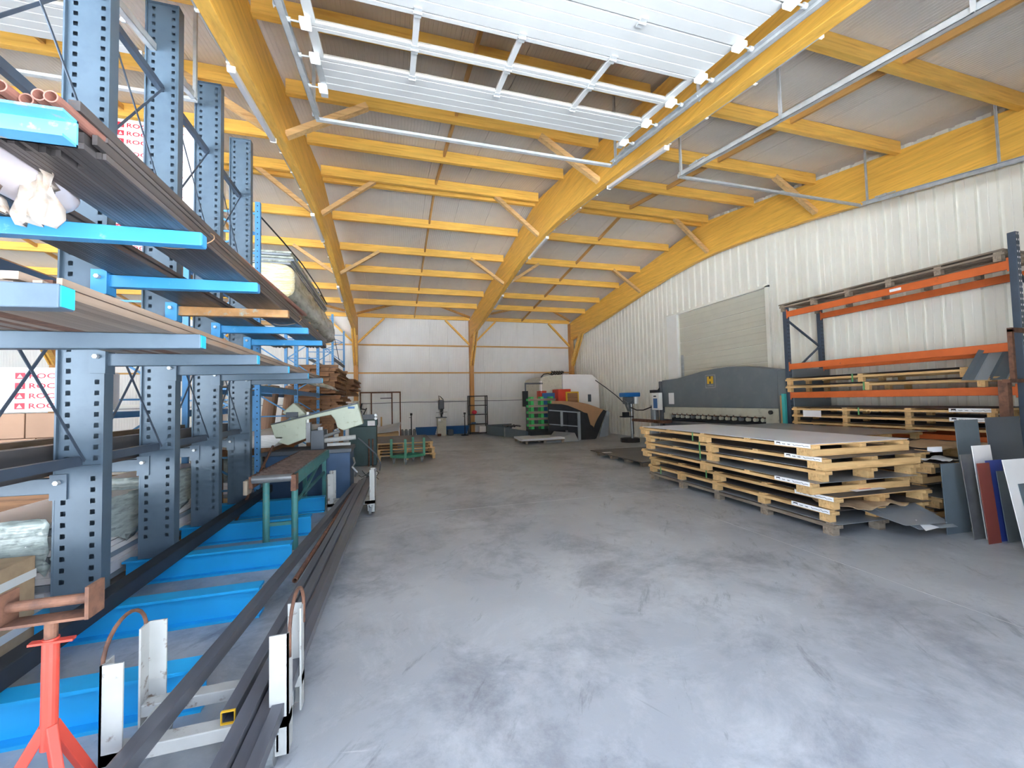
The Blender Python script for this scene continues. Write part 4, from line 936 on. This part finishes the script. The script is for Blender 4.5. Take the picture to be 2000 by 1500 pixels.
# weathered pallets on top, pine pallets below
_, tp = pallet(place(8.95, 3.76, 3.715, 0), 3.72, 1.2, 'weathered grey pallet on top of the orange rack', m='oldwood', nb=6, blk=.09, bh=.03, deck_t=.025, bw=.12, sides=False)
for k in range(6): MB().box(8.93+.21*k, 9.1+.21*k, 3.74, 7.5, 3.715+tp+.003, 3.715+tp+.028).build('top_slat', 'oldwood_y', None, 'weathered grey plank atop the orange rack, %s from the aisle' % ORD[k], 'plank', 'planks on the orange rack top')
z = 1.795
for k in range(2):
    _, tp = pallet(place(8.88, 4.0+.2*k, z, 0), 3.35-.2*k, 1.25, '%s pine pallet on the middle beams of the orange rack' % ('lower' if k == 0 else 'upper'), grp='pallets on the middle beams', nb=3, blk=.09, bh=.04, deck_t=.03, sheet=(0, 1.2, .1, 3.1, 'darksheet'), strap=(1.7,)); z += tp+.006
z = 1.005
for k in range(3):
    _, tp = pallet(place(8.85, 3.9, z, 0), 3.3, 1.25, '%s pine pallet on the lowest beams of the orange rack' % ['lower', 'middle', 'upper'][k], grp='pallets on the lowest beams', nb=4, blk=.075, bh=.04, deck_t=.03, sheet=(0, 1.2, .05, 3.2, 'darksheet'), tag3=(.05, .55) if k else None, strap=(1.9,) if k == 2 else None); z += tp+.006
MB().box(8.838, 8.841, 6.55, 6.95, 1.24, 1.38).build('hanging_note', 'paper', None, 'white note pinned on a pallet at the left of the orange rack', 'paper')
# bent grey profiles leaning at the rack's near end
GP = [('slate', 8.32, .25), ('greysheet', 8.52, .34), ('slate', 8.9, .42), ('greysheet', 9.3, .5)]
for k, (m_, x, wd) in enumerate(GP):
    MB().slab([(x, 4.02, 1.9), (x+wd, 3.98, 1.9), (x+wd+.8, 4.1, 2.46), (x+.8, 4.14, 2.46)], .006, (0, -1, .2)).slab([(x, 4.02, 1.9), (x+.03, 3.96, 1.9), (x+.83, 4.08, 2.46), (x+.8, 4.14, 2.46)], .004, (-1, 0, 0)).build('bent_profile', m_, None, 'grey bent profile tilted at the orange rack end, %s from the left' % ORD[k], 'profile', 'bent profiles at the rack end')
# brown sheet rack behind the leaning offcuts
t = thing('offcut_rack', 'brown steel rack holding offcut sheets at the right edge', 'rack', (8.7, 3.5, 0))
for x, y in ((8.45, 3.62), (9.3, 3.45)): MB().box(x-.05, x+.05, y-.05, y+.05, 0, 1.88).build('post', 'rust', t)
MB().box(8.3, 9.6, 3.5, 3.58, 1.84, 1.89).build('rail', 'rust', t)
MB().box(8.42, 8.47, 3.5, 3.55, 1.89, 2.6).box(8.42, 9.4, 3.5, 3.55, 2.56, 2.62).build('top_frame', 'rust', t)
# leaning offcut sheets: base edge on the floor, leaning away from the door
LE = [('slate', 6.45, 6.86, 3.34, .85, 0.02, 'dark teal grey offcut sheet standing leftmost on the floor'),
      ('greysheet', 6.62, 6.84, 3.18, .72, 0.03, 'narrow pale grey offcut strip in front of the leftmost sheet'),
      ('steel', 6.50, 6.68, 3.12, .98, 0.08, 'pale grey strip showing just above the red brown sheet'),
      ('redbrown', 6.46, 6.66, 2.98, .90, 0.06, 'red brown offcut sheet leaning among the grey ones'),
      ('royalblue', 6.64, 6.9, 2.99, .92, 0.06, 'royal blue offcut sheet beside the red brown one'),
      ('slate', 6.72, 7.1, 2.94, .80, 0.06, 'dark slate offcut sheet in front of the blue one'),
      ('packwhite', 6.64, 6.95, 3.08, 1.08, 0.08, 'white offcut sheet showing above the blue one'),
      ('slate', 7.0, 7.42, 3.42, 1.36, 0.06, 'tall slate grey sheet behind the white offcuts'),
      ('darkgrey', 7.5, 8.15, 3.36, 1.38, 0.06, 'tall dark grey sheet at the right edge behind the offcuts'),
      ('packwhite', 6.36, 7.2, 2.66, .98, 0.13, 'wide white sheet leaning in front at the right edge'),
      ('slate', 6.5, 7.2, 2.63, .72, 0.11, 'grey blue panel leaning on the front of the wide white sheet')]
for m_, xa, xb, y, h, ln, lab in LE:
    MB().slab([(xa, y, 0), (xb, y-.06*(xb-xa), 0), (xb, y-.06*(xb-xa)+ln, h), (xa, y+ln, h)], .006, (0, -1, .3)).build('offcut_sheet', m_, None, lab, 'sheet', 'leaning offcut sheets')
# dark plate on bearers behind the big stack
t = thing('plate_pallet', 'dark steel plate lying on short timber bearers behind the big stack', 'plate', (7, 10.3, 0))
for k in range(4): MB().box(6.05, 6.25, 9.0+.75*k, 9.12+.75*k, 0, .09).build('bearer_block', 'oldwood_x', t); MB().box(6.0, 8.0, 9.0+.75*k, 9.1+.75*k, .09, .11).build('bearer', 'oldwood_x', t)
MB().box(5.98, 8.05, 8.95, 11.7, .112, .13).build('plate', 'darksheet', t)
MB().box(6.02, 6.3, 10.9, 11.05, .1305, .132).build('plate_note', 'paper', t)
# --- press brake
pb = thing('press_brake', 'large dark grey press brake with arched top and yellow H emblem', 'machine', (9.7, 10, 0))
MB().prism([(7.78, 1.40), (7.78, 2.36), (8.2, 2.43), (8.7, 2.52), (9.3, 2.56), (9.8, 2.55), (10.4, 2.50), (10.9, 2.43), (11.5, 2.35), (12.3, 2.33), (12.3, 1.40)], 'x', 9.15, 9.6).build('upper_beam', 'pressgrey', pb, bev=.01)
MB().box(9.6, 10.3, 7.8, 12.3, 0, 2.2).build('rear_body', 'pressgrey', pb)
MB().box(9.1, 10.3, 7.36, 7.775, 0, 2.36).build('right_housing', 'pressgrey', pb, bev=.02)
MB().box(9.12, 10.3, 12.31, 12.46, 0, 2.3).build('left_housing', 'darkgrey', pb, bev=.02)
MB().box(9.19, 9.5, 7.85, 12.25, 1.16, 1.398).build('tool_beam', 'cream', pb, bev=.008)
MB().box(9.17, 9.5, 7.8, 8.2, .98, 1.2).box(9.17, 9.5, 11.98, 12.28, .98, 1.2).build('beam_foot', 'cream', pb)
MB().box(9.26, 9.5, 8.2, 12.0, .98, 1.16).build('clamp_bar', 'dark', pb)
for k in range(16):
    y = 11.85-.236*k; MB().cyl((9.17, y, 1.09), (9.27, y, 1.09), .052, 14).build('clamp', 'cream' if k % 4 else 'steel', pb)
    MB().box(9.19, 9.26, y-.03, y+.03, 1.13, 1.2).build('clamp_lug', 'rust', pb)
MB().box(9.2, 9.5, 7.85, 12.28, .1, .86).build('bed', 'darkgrey', pb); MB().box(9.24, 9.44, 7.9, 12.2, .86, .93).build('lower_tool', 'steel', pb)
MB().box(8.62, 9.2, 11.9, 12.1, .86, .95).box(8.62, 8.82, 11.5, 13.45, .87, .96).build('front_support', 'rust', pb)
MB().cyl((9.15, 8.02, 1.3), (9.1, 8.02, 1.3), .05, 12).build('knob', 'dark', pb)
pl_ = MB().box(9.138, 9.15, 9.81, 10.21, 1.98, 2.38).build('emblem_plate', 'steel', pb)
MB().box(9.134, 9.138, 9.84, 10.18, 2.01, 2.35).build('emblem_field', 'pressgrey', pl_)
MB().box(9.13, 9.134, 9.89, 10.13, 2.11, 2.33).build('emblem_tile', 'yellow', pl_)
MB().box(9.127, 9.13, 9.985, 10.035, 2.26, 2.33).box(9.127, 9.13, 9.985, 10.035, 2.11, 2.18).build('emblem_notch', 'ink', pl_)
MB().box(9.131, 9.134, 9.89, 10.13, 2.04, 2.08).build('emblem_caption', 'steel', pl_)
MB().box(9.14, 9.147, 11.68, 11.95, 1.5, 1.88).build('notice', 'paper', pb)
pd = MB().box(8.86, 9.0, 12.1, 12.52, 1.3, 1.9).build('pendant', 'white', pb, bev=.015)
MB().box(8.853, 8.86, 12.2, 12.42, 1.36, 1.7).build('pendant_screen', 'machblue', pd); MB().box(8.853, 8.86, 12.26, 12.4, 1.76, 1.8).build('pendant_badge', 'dark', pd)
MB().box(8.85, 9.05, 12.3, 12.6, 1.9, 2.0).cyl((9.05, 12.42, 1.95), (9.25, 12.42, 2.2), .03, 10).build('pendant_arm', 'dark', pb)
MB().path([(8.9, 12.6, 1.4), (8.9, 13.1, 1.28), (8.95, 13.6, 1.27), (9.1, 14.5, 1.42), (9.4, 15.8, 1.85), (9.45, 16.8, 2.25), (9.42, 17.68, 2.62)], .02, 8).build('hose', 'cable', pb, smooth=True)
MB().box(8.98, 9.02, 7.52, 7.62, .0, 1.72).build('pale_board', 'pine_z', None, 'pale board standing between press brake and orange rack', 'board')
MB().box(8.9, 8.96, 7.43, 7.51, .0, 1.76).build('teal_board', 'tealboard', None, 'teal board standing between press brake and orange rack', 'board')
# --- drill press by the right wall
t = thing('drill_press', 'pillar drill with blue head on an octagonal base by the right wall', 'drill', (9.0, 14.2, 0))
DX, DY = 9.08, 14.25
MB().cyl((DX-.05, DY, 0), (DX-.05, DY, .15), .38, 8).build('base', 'rubber', t, bev=.01)
MB().cyl((DX+.06, DY, .15), (DX+.06, DY, 1.78), .055, 16).build('column', 'steel', t); MB().box(DX+.1, DX+.13, DY-.02, DY+.02, .3, 1.4).build('rack_bar', 'dark', t)
MB().box(DX-.36, DX+.36, DY-.2, DY+.2, 1.78, 1.95).build('belt_cover', 'drillblue', t, bev=.03)
MB().box(DX-.24, DX+.1, DY-.16, DY+.16, 1.5, 1.78).build('head', 'darkgrey', t, bev=.03); MB().cyl((DX+.26, DY, 1.5), (DX+.26, DY, 1.78), .11, 16).build('motor', 'white', t)
MB().prism([(DX-.2, 1.5), (DX+.0, 1.5), (DX+.02, 1.2), (DX-.08, 1.2)], 'y', DY-.07, DY+.07).build('quill', 'pressgrey', t); MB().cyl((DX-.16, DY-.12, 1.42), (DX-.16, DY-.08, 1.42), .035, 12).build('dial', 'steel', t)
MB().box(DX-.36, DX+.02, DY-.2, DY+.2, .98, 1.02).box(DX-.3, DX-.1, DY-.1, DY+.1, 1.02, 1.18).build('table', 'dark', t)
for k in range(3):
    a = k*2.1+.5; MB().cyl((DX-.2, DY-.17, 1.55), (DX-.2+.22*math.cos(a), DY-.2, 1.55+.22*math.sin(a)), .012, 8).build('handle', 'steel', t)
# grey gas bottles / panels beside the drill, wall base
for k, (x, y) in enumerate(((9.85, 13.75), (10.1, 13.4))): MB().cyl((x, y, 0), (x, y, 1.45), .15, 16).build('grey_cylinder', 'greysheet', None, '%s grey drum tube standing between drill press and press brake' % ('left' if k == 0 else 'right'), 'tube', bev=.02)
# ================================================================== BACK: punching machine corner and back-wall items
t = thing('punch_machine', 'large white and beige punching machine in the far right corner', 'machine', (8.2, 18.6, 0))
MB().prism([(7.72, .3), (7.72, 2.92), (9.25, 2.90), (9.6, 2.6), (9.64, .3)], 'y', 17.7, 20.2).build('white_body', 'packwhite', t, bev=.02)
MB().prism([(6.62, 1.5), (6.62, 2.72), (6.85, 2.84), (7.7, 2.9), (7.7, 1.5)], 'y', 17.75, 20.0).build('beige_cover', 'cream', t, bev=.015)
MB().box(6.62, 7.7, 17.9, 20.0, 0, 1.5).build('lower_body', 'darkgrey', t)
MB().box(6.55, 7.25, 17.35, 17.72, .8, 2.05).build('blue_panel', 'machblue', t, bev=.01)  # flat blue panel of the machine, no folds
MB().box(7.16, 7.78, 16.95, 17.65, 1.45, 2.2).build('red_box', 'red', t, bev=.015); MB().box(6.45, 6.78, 17.4, 17.8, 1.75, 2.15).build('red_cap', 'red', t, bev=.01)
yg = MB().box(7.5, 8.12, 16.86, 16.92, 1.5, 2.08).build('yellow_guard', 'yellow', t)
MB().box(7.56, 8.06, 16.845, 16.86, 1.55, 2.02).build('guard_window', 'brownwood_x', yg)
MB().box(9.0, 9.16, 17.68, 17.7, 1.6, 1.95).build('vent', 'darkgrey', t)
MB().path([(6.75, 18, 2.8), (6.9, 18, 2.95), (7.1, 18, 2.98), (7.4, 18.2, 2.92)], .025, 8).build('top_hose', 'cable', t)
for k in range(5): MB().path([(7.45+.13*k+.06*math.cos(a), 18.3+.1*math.sin(a), 2.95+.02*a) for a in range(9)], .03, 6).build('top_pipe', 'rubber', t)
MB().box(6.5, 6.56, 17.4, 17.6, 2.05, 2.6).build('warning_cone', 'packwhite', t)
# swivel arm with a control box
MB().box(5.75, 6.6, 17.4, 17.46, 2.45, 2.52).box(5.75, 5.8, 17.4, 17.46, 2.1, 2.52).build('control_arm', 'darkgrey', t); MB().box(5.66, 5.86, 17.3, 17.56, 1.45, 2.15).build('control_box', 'dark', t, bev=.01)
# green pallets standing on edge
for k in range(3):
    t = thing('green_pallet', 'bright green pallet standing on edge before the punch, %s from the front' % ORD[k], 'pallet', (6.35, 16.92+.13*k, .42), 'green pallets on edge')
    y = 16.92+.13*k
    for i in range(3): MB().box(5.84+.46*i, 5.98+.46*i, y, y+.1, .46, 1.88).build('stringer', 'brightgreen', t)
    for i in range(5): MB().box(5.72, 7.02, y-.024, y, .58+.28*i, .68+.28*i).build('slat', 'oldwood_x' if k == 0 else 'brightgreen', t)
MB().box(5.72, 7.35, 16.7, 17.32, 0, .42).build('machine_table', 'dark', None, 'low black table under the green pallets by the punch', 'table')
# hardboard sheet, black cloth and railing
t = thing('hardboard_sheet', 'large curved brown hardboard sheet propped in front of the punch', 'board', (8, 16.1, 0))
def curvplate(poly, y, th, m, name, parent, bow, *a):
    """an upright plate cut to an outline (x, z), bowed towards the room along x"""
    k = len(poly); xs = [p[0] for p in poly]; x0, x1 = min(xs), max(xs)
    f = lambda x: y-bow*math.sin(math.pi*(x-x0)/(x1-x0))
    vs = [(x, f(x), z) for x, z in poly]+[(x, f(x)+th, z) for x, z in poly]
    o = MB().add(vs, [tuple(range(k)), tuple(range(2*k-1, k-1, -1))]+[(i, (i+1) % k, k+(i+1) % k, k+i) for i in range(k)]).build(name, m, parent, *a); return o
curvplate([(6.51, 1.69), (7.1, 1.67), (7.69, 1.62), (8.17, 1.52), (8.61, 1.37), (8.95, 1.25), (8.8, 1.08), (8.64, .86), (8.51, .64), (8.4, .38), (8.31, .3), (8.0, .4), (7.6, .6), (7.21, .8), (6.51, 1.0)], 16.16, .012, 'hardboard', 'board', t, .05)
curvplate([(8.95, 1.25), (9.08, 1.18), (8.89, .76), (8.7, .33), (8.54, 0), (8.36, 0), (8.4, .38), (8.51, .64), (8.64, .86), (8.8, 1.08)], 16.12, .08, 'rubber', 'rolled_edge', t, .0)
curvplate([(7.15, 1.28), (7.68, 1.22), (8.06, 1.12), (8.19, .63), (8.33, .54), (8.42, .21), (8.41, .0), (7.69, 0), (7.17, 0)], 15.96, .03, 'rubber', 'rubber_curtain', None, .03, 'black rubber sheet hanging in front of the brown hardboard', 'rubber sheet')
curvplate([(6.3, .43), (6.3, 1.58), (6.9, 1.54), (7.21, 1.47), (7.8, 1.24), (8.13, 1.06), (8.0, .43)], 16.06, .02, 'rubber', 'rubber_drape', None, .03, 'black drape hanging behind the grey guard rail below the hardboard', 'drape')
t = thing('guard_rail', 'grey steel guard rail in front of the punch', 'railing', (7, 15.75, 0))
MB().box(7.5, 7.62, 15.72, 15.78, 0, 1.2).build('post', 'greysheet', t); MB().box(6.78, 6.88, 15.85, 15.9, .62, 1.26).build('post', 'greysheet', t)
MB().beam((6.3, 15.95, 1.3), (7.62, 15.74, 1.17), .04, .05).build('rail', 'greysheet', t); MB().beam((6.3, 15.95, .72), (7.62, 15.74, .58), .04, .04).build('rail', 'greysheet', t)
MB().slab([(6.0, 15.6, .0), (7.4, 15.5, .0), (7.4, 15.85, .3), (6.6, 16.2, .38)], .02, (0, 0, 1)).build('grey_ramp', 'greysheet', None, 'low grey metal ramp at the foot of the guard rail', 'ramp')
for k in range(2): MB().prism([(9.0+.3*k, 0), (9.35+.3*k, 0), (9.5+.25*k, .9+.2*k), (9.35+.25*k, 1.0+.2*k)], 'y', 16.7+.3*k, 16.76+.3*k).build('grey_guard', 'greysheet', None, '%s curved grey metal guard standing right of the hardboard' % ('front' if k == 0 else 'rear'), 'guard', bev=.03)
# grey tray along the floor
t = thing('metal_tray', 'long low dark grey metal tray on the floor by the back wall', 'tray', (5.3, 19, 0))
MB().slab([(4.75, 20.9, .02), (5.6, 16.95, .02), (5.6, 16.95, .42), (4.75, 20.9, .47)], .02, (1, .2, 0)).build('front_panel', 'slate', t); MB().slab([(5.6, 16.95, .02), (5.7, 16.97, .02), (5.7, 16.97, .36), (5.6, 16.95, .42)], .02, (0, 1, 0)).build('end_panel', 'slate', t)
MB().slab([(4.77, 20.9, .05), (5.62, 17.0, .05), (5.7, 17.02, .05), (6.2, 21.2, .05)], .02, (0, 0, 1)).build('bottom', 'darkgrey', t); MB().slab([(6.2, 21.2, .02), (4.75, 20.9, .02), (4.75, 20.9, .5), (6.2, 21.2, .5)], .02, (0, 1, 0)).build('rear_panel', 'slate', t)
MB().beam((5.17, 18.9, .0), (5.17, 18.9, .46), .05, .05).build('rib', 'steel', t)
crumple(5.3, 6.0, 18.8, 19.8, .46, .08, 'rubber', 'dark rag heap lying in the grey metal tray', 'rags', 'rag_heap', 11)
# small pallet with bright sheets
t, tp = pallet(place(5.05, 15.35, 0, 0), 1.5, 1.65, 'small weathered pallet in front of the grey tray', m='oldwood', nb=3, blk=.09, bh=.02, deck_t=.02)
for k in range(4): MB().slab([(4.85+.03*k, 15.35, tp+.004+.02*k), (6.75, 15.4, tp+.004+.02*k), (6.6, 16.9, tp+.008+.02*k), (5.0, 16.8, tp+.008+.02*k)], .012, (0, 0, 1)).build('bright_sheet', 'sheetmetal', None, 'shiny metal sheet on the small pallet before the grey tray, %s from below' % ORD[k], 'sheet', 'sheets on the small pallet')
# black shelf by the back wall
t = thing('black_shelf', 'narrow black metal shelf unit against the middle post', 'shelf', (4.44, 21.6, 0))
for x in (3.96, 4.92):
    for y in (21.45, 21.85): MB().box(x-.025, x+.025, y-.02, y+.02, 0, 2.05).build('post', 'dark', t)
for z in (.06, .52, 1.03, 1.52, 2.02): MB().box(3.95, 4.93, 21.45, 21.85, z-.02, z+.02).build('shelf_board', 'dark', t)
mb = MB(); mb.add(*blob(4.25, 21.6, 1.16, .13, .13, .11, 2, amp=.05)); mb.build('red_hose', 'redprint', None, 'small red bundle on the black shelf', 'bundle', smooth=True)
MB().box(4.5, 4.85, 21.5, 21.8, .082, .4).build('shelf_box', 'packwhite', None, 'pale box on the bottom board of the black shelf', 'box')
MB().box(4.05, 4.4, 21.5, 21.8, .542, .56).box(4.1, 4.3, 21.5, 21.75, .56, .62).build('shelf_tool', 'navy', None, 'dark tool lying on the second board of the black shelf', 'tool')
# pillar drill on a grey cabinet
t = thing('pedestal_drill', 'old grey bench drill on a grey cabinet at the back wall', 'drill', (2.47, 21.4, 0))
MB().box(2.26, 2.70, 21.3, 21.75, 0, .92).build('cabinet', 'cream', t, bev=.01); MB().box(2.22, 2.74, 21.26, 21.78, .92, .96).build('top_plate', 'darkgrey', t)
MB().box(2.3, 2.42, 21.291, 21.3, .76, .88).build('sticker', 'paper', t)
MB().cyl((2.5, 21.6, .96), (2.5, 21.6, 1.35), .05, 12).build('column', 'dark', t); MB().box(2.34, 2.62, 21.35, 21.65, 1.35, 1.85).build('head', 'darkgrey', t, bev=.05)
MB().box(2.42, 2.56, 21.34, 21.5, 1.1, 1.4).build('quill', 'dark', t); MB().path([(2.38, 21.5, 1.85), (2.36, 21.5, 2.08), (2.45, 21.5, 2.02), (2.6, 21.5, 1.86)], .02, 6).build('belt_guard', 'dark', t)
MB().cyl((2.2, 21.38, 1.2), (2.78, 21.38, 1.22), .012, 8).cyl((2.36, 21.34, 1.12), (2.6, 21.34, 1.3), .012, 8).build('handle', 'steel', t)
MB().cyl((2.33, 21.2, 0), (2.33, 21.2, .12), .1, 12).build('coil', 'rust', None, 'small rusty coil on the floor at the foot of the bench drill', 'coil'); MB().box(2.78, 3.08, 21.3, 21.6, 0, .3).build('small_motor', 'darkgrey', None, 'small grey motor on the floor right of the bench drill', 'motor', bev=.04)
# blue folded panels against the wall
for k in range(4):
    for s, (xa, xb) in enumerate(((1.24, 2.2), (2.76, 3.9))):
        MB().prism([(21.95-.09*k, .02+.11*k), (21.9-.09*k, .13+.11*k), (22.0-.06*k, .135+.11*k), (22.05-.06*k, .03+.11*k)], 'x', xa-.02*k, xb+.02*k).build('blue_panel', 'machblue', None, 'blue folded metal sheet %s the bench drill, %s from below' % (['left of', 'right of'][s], ORD[k]), 'metal sheet', 'blue sheets at the back wall')
# brown steel frame
t = thing('portal_stand', 'tall rusty brown open steel frame standing at the back wall', 'frame', (-.5, 21.6, 0))
for x in (-1.48, -.98, .02, .42): MB().box(x-.03, x+.03, 21.45 if x in (-1.48, .42) else 21.8, 21.51 if x in (-1.48, .42) else 21.86, 0, 2.32).build('post', 'rust', t)
MB().box(-1.51, .45, 21.45, 21.51, 2.26, 2.32).box(-1.01, .05, 21.8, 21.86, 2.26, 2.32).build('top_rail', 'rust', t); MB().box(-.55, .02, 21.8, 21.84, 1.98, 2.02).build('bracket', 'dark', t)
# poles, wooden slat, pots and tilted sheet
for k, (x, y, h) in enumerate(((.88, 19.8, 1.15), (3.62, 21.0, 1.08))):
    t = thing('pole_stand', '%s pole stand with a clamp head' % ('black' if k == 0 else 'thin dark, beside the black shelf,'), 'stand', (x, y, 0)); MB().cyl((x, y, .02), (x, y, h), .025, 10).build('pole', 'dark', t); MB().cyl((x, y, 0), (x, y, .025), .2, 12).build('base', 'dark', t); MB().box(x-.05, x+.05, y-.05, y+.05, h, h+.1).build('head', 'dark', t); MB().cyl((x-.1, y, h-.1), (x, y, h-.1), .012, 6).build('screw', 'dark', t)
MB().box(-.55, -.47, 21.9, 21.95, 0, 1.05).build('wooden_lath', 'pine_z', None, 'short upright wooden lath before the back wall inside the brown frame', 'lath')
for k in range(4): MB().cyl((.5+.2*k, 21.55, 0), (.5+.2*k, 21.55, .34), .085, 12).cyl((.5+.2*k, 21.55, .34), (.5+.2*k, 21.55, .4), .06, 10).build('grey_can', 'wheelgrey', None, 'grey can in the row at the back wall, %s from the left' % ORD[k], 'can', 'cans at the back wall')
MB().box(-.62, .25, 15.9, 17.2, .45, .62).build('timber_bundle', 'pine_x', None, 'pine timber bundle under a tilted grey sheet behind the pallets', 'timber'); MB().box(-.5, .2, 16.0, 17.0, 0, .448).build('bundle_crate', 'carton', None, 'brown crate under the pine timber bundle', 'crate')
MB().slab([(-.65, 15.7, .64), (.25, 15.8, .72), (.35, 17.2, .95), (-.6, 17.1, .78)], .015, (0, 0, 1)).build('tilted_sheet', 'greysheet', None, 'grey sheet lying tilted on the pine timber bundle', 'sheet')
t = thing('wall_cabinet', 'cream electrical cabinet on the left back-wall post', 'cabinet', (-1.7, 21.8, 1.2)); MB().box(-1.86, -1.52, 21.78, 21.94, 1.1, 1.9).build('box', 'cream', t, bev=.01); MB().box(-1.84, -1.54, 21.772, 21.78, 1.12, 1.88).build('lid', 'cream', t)
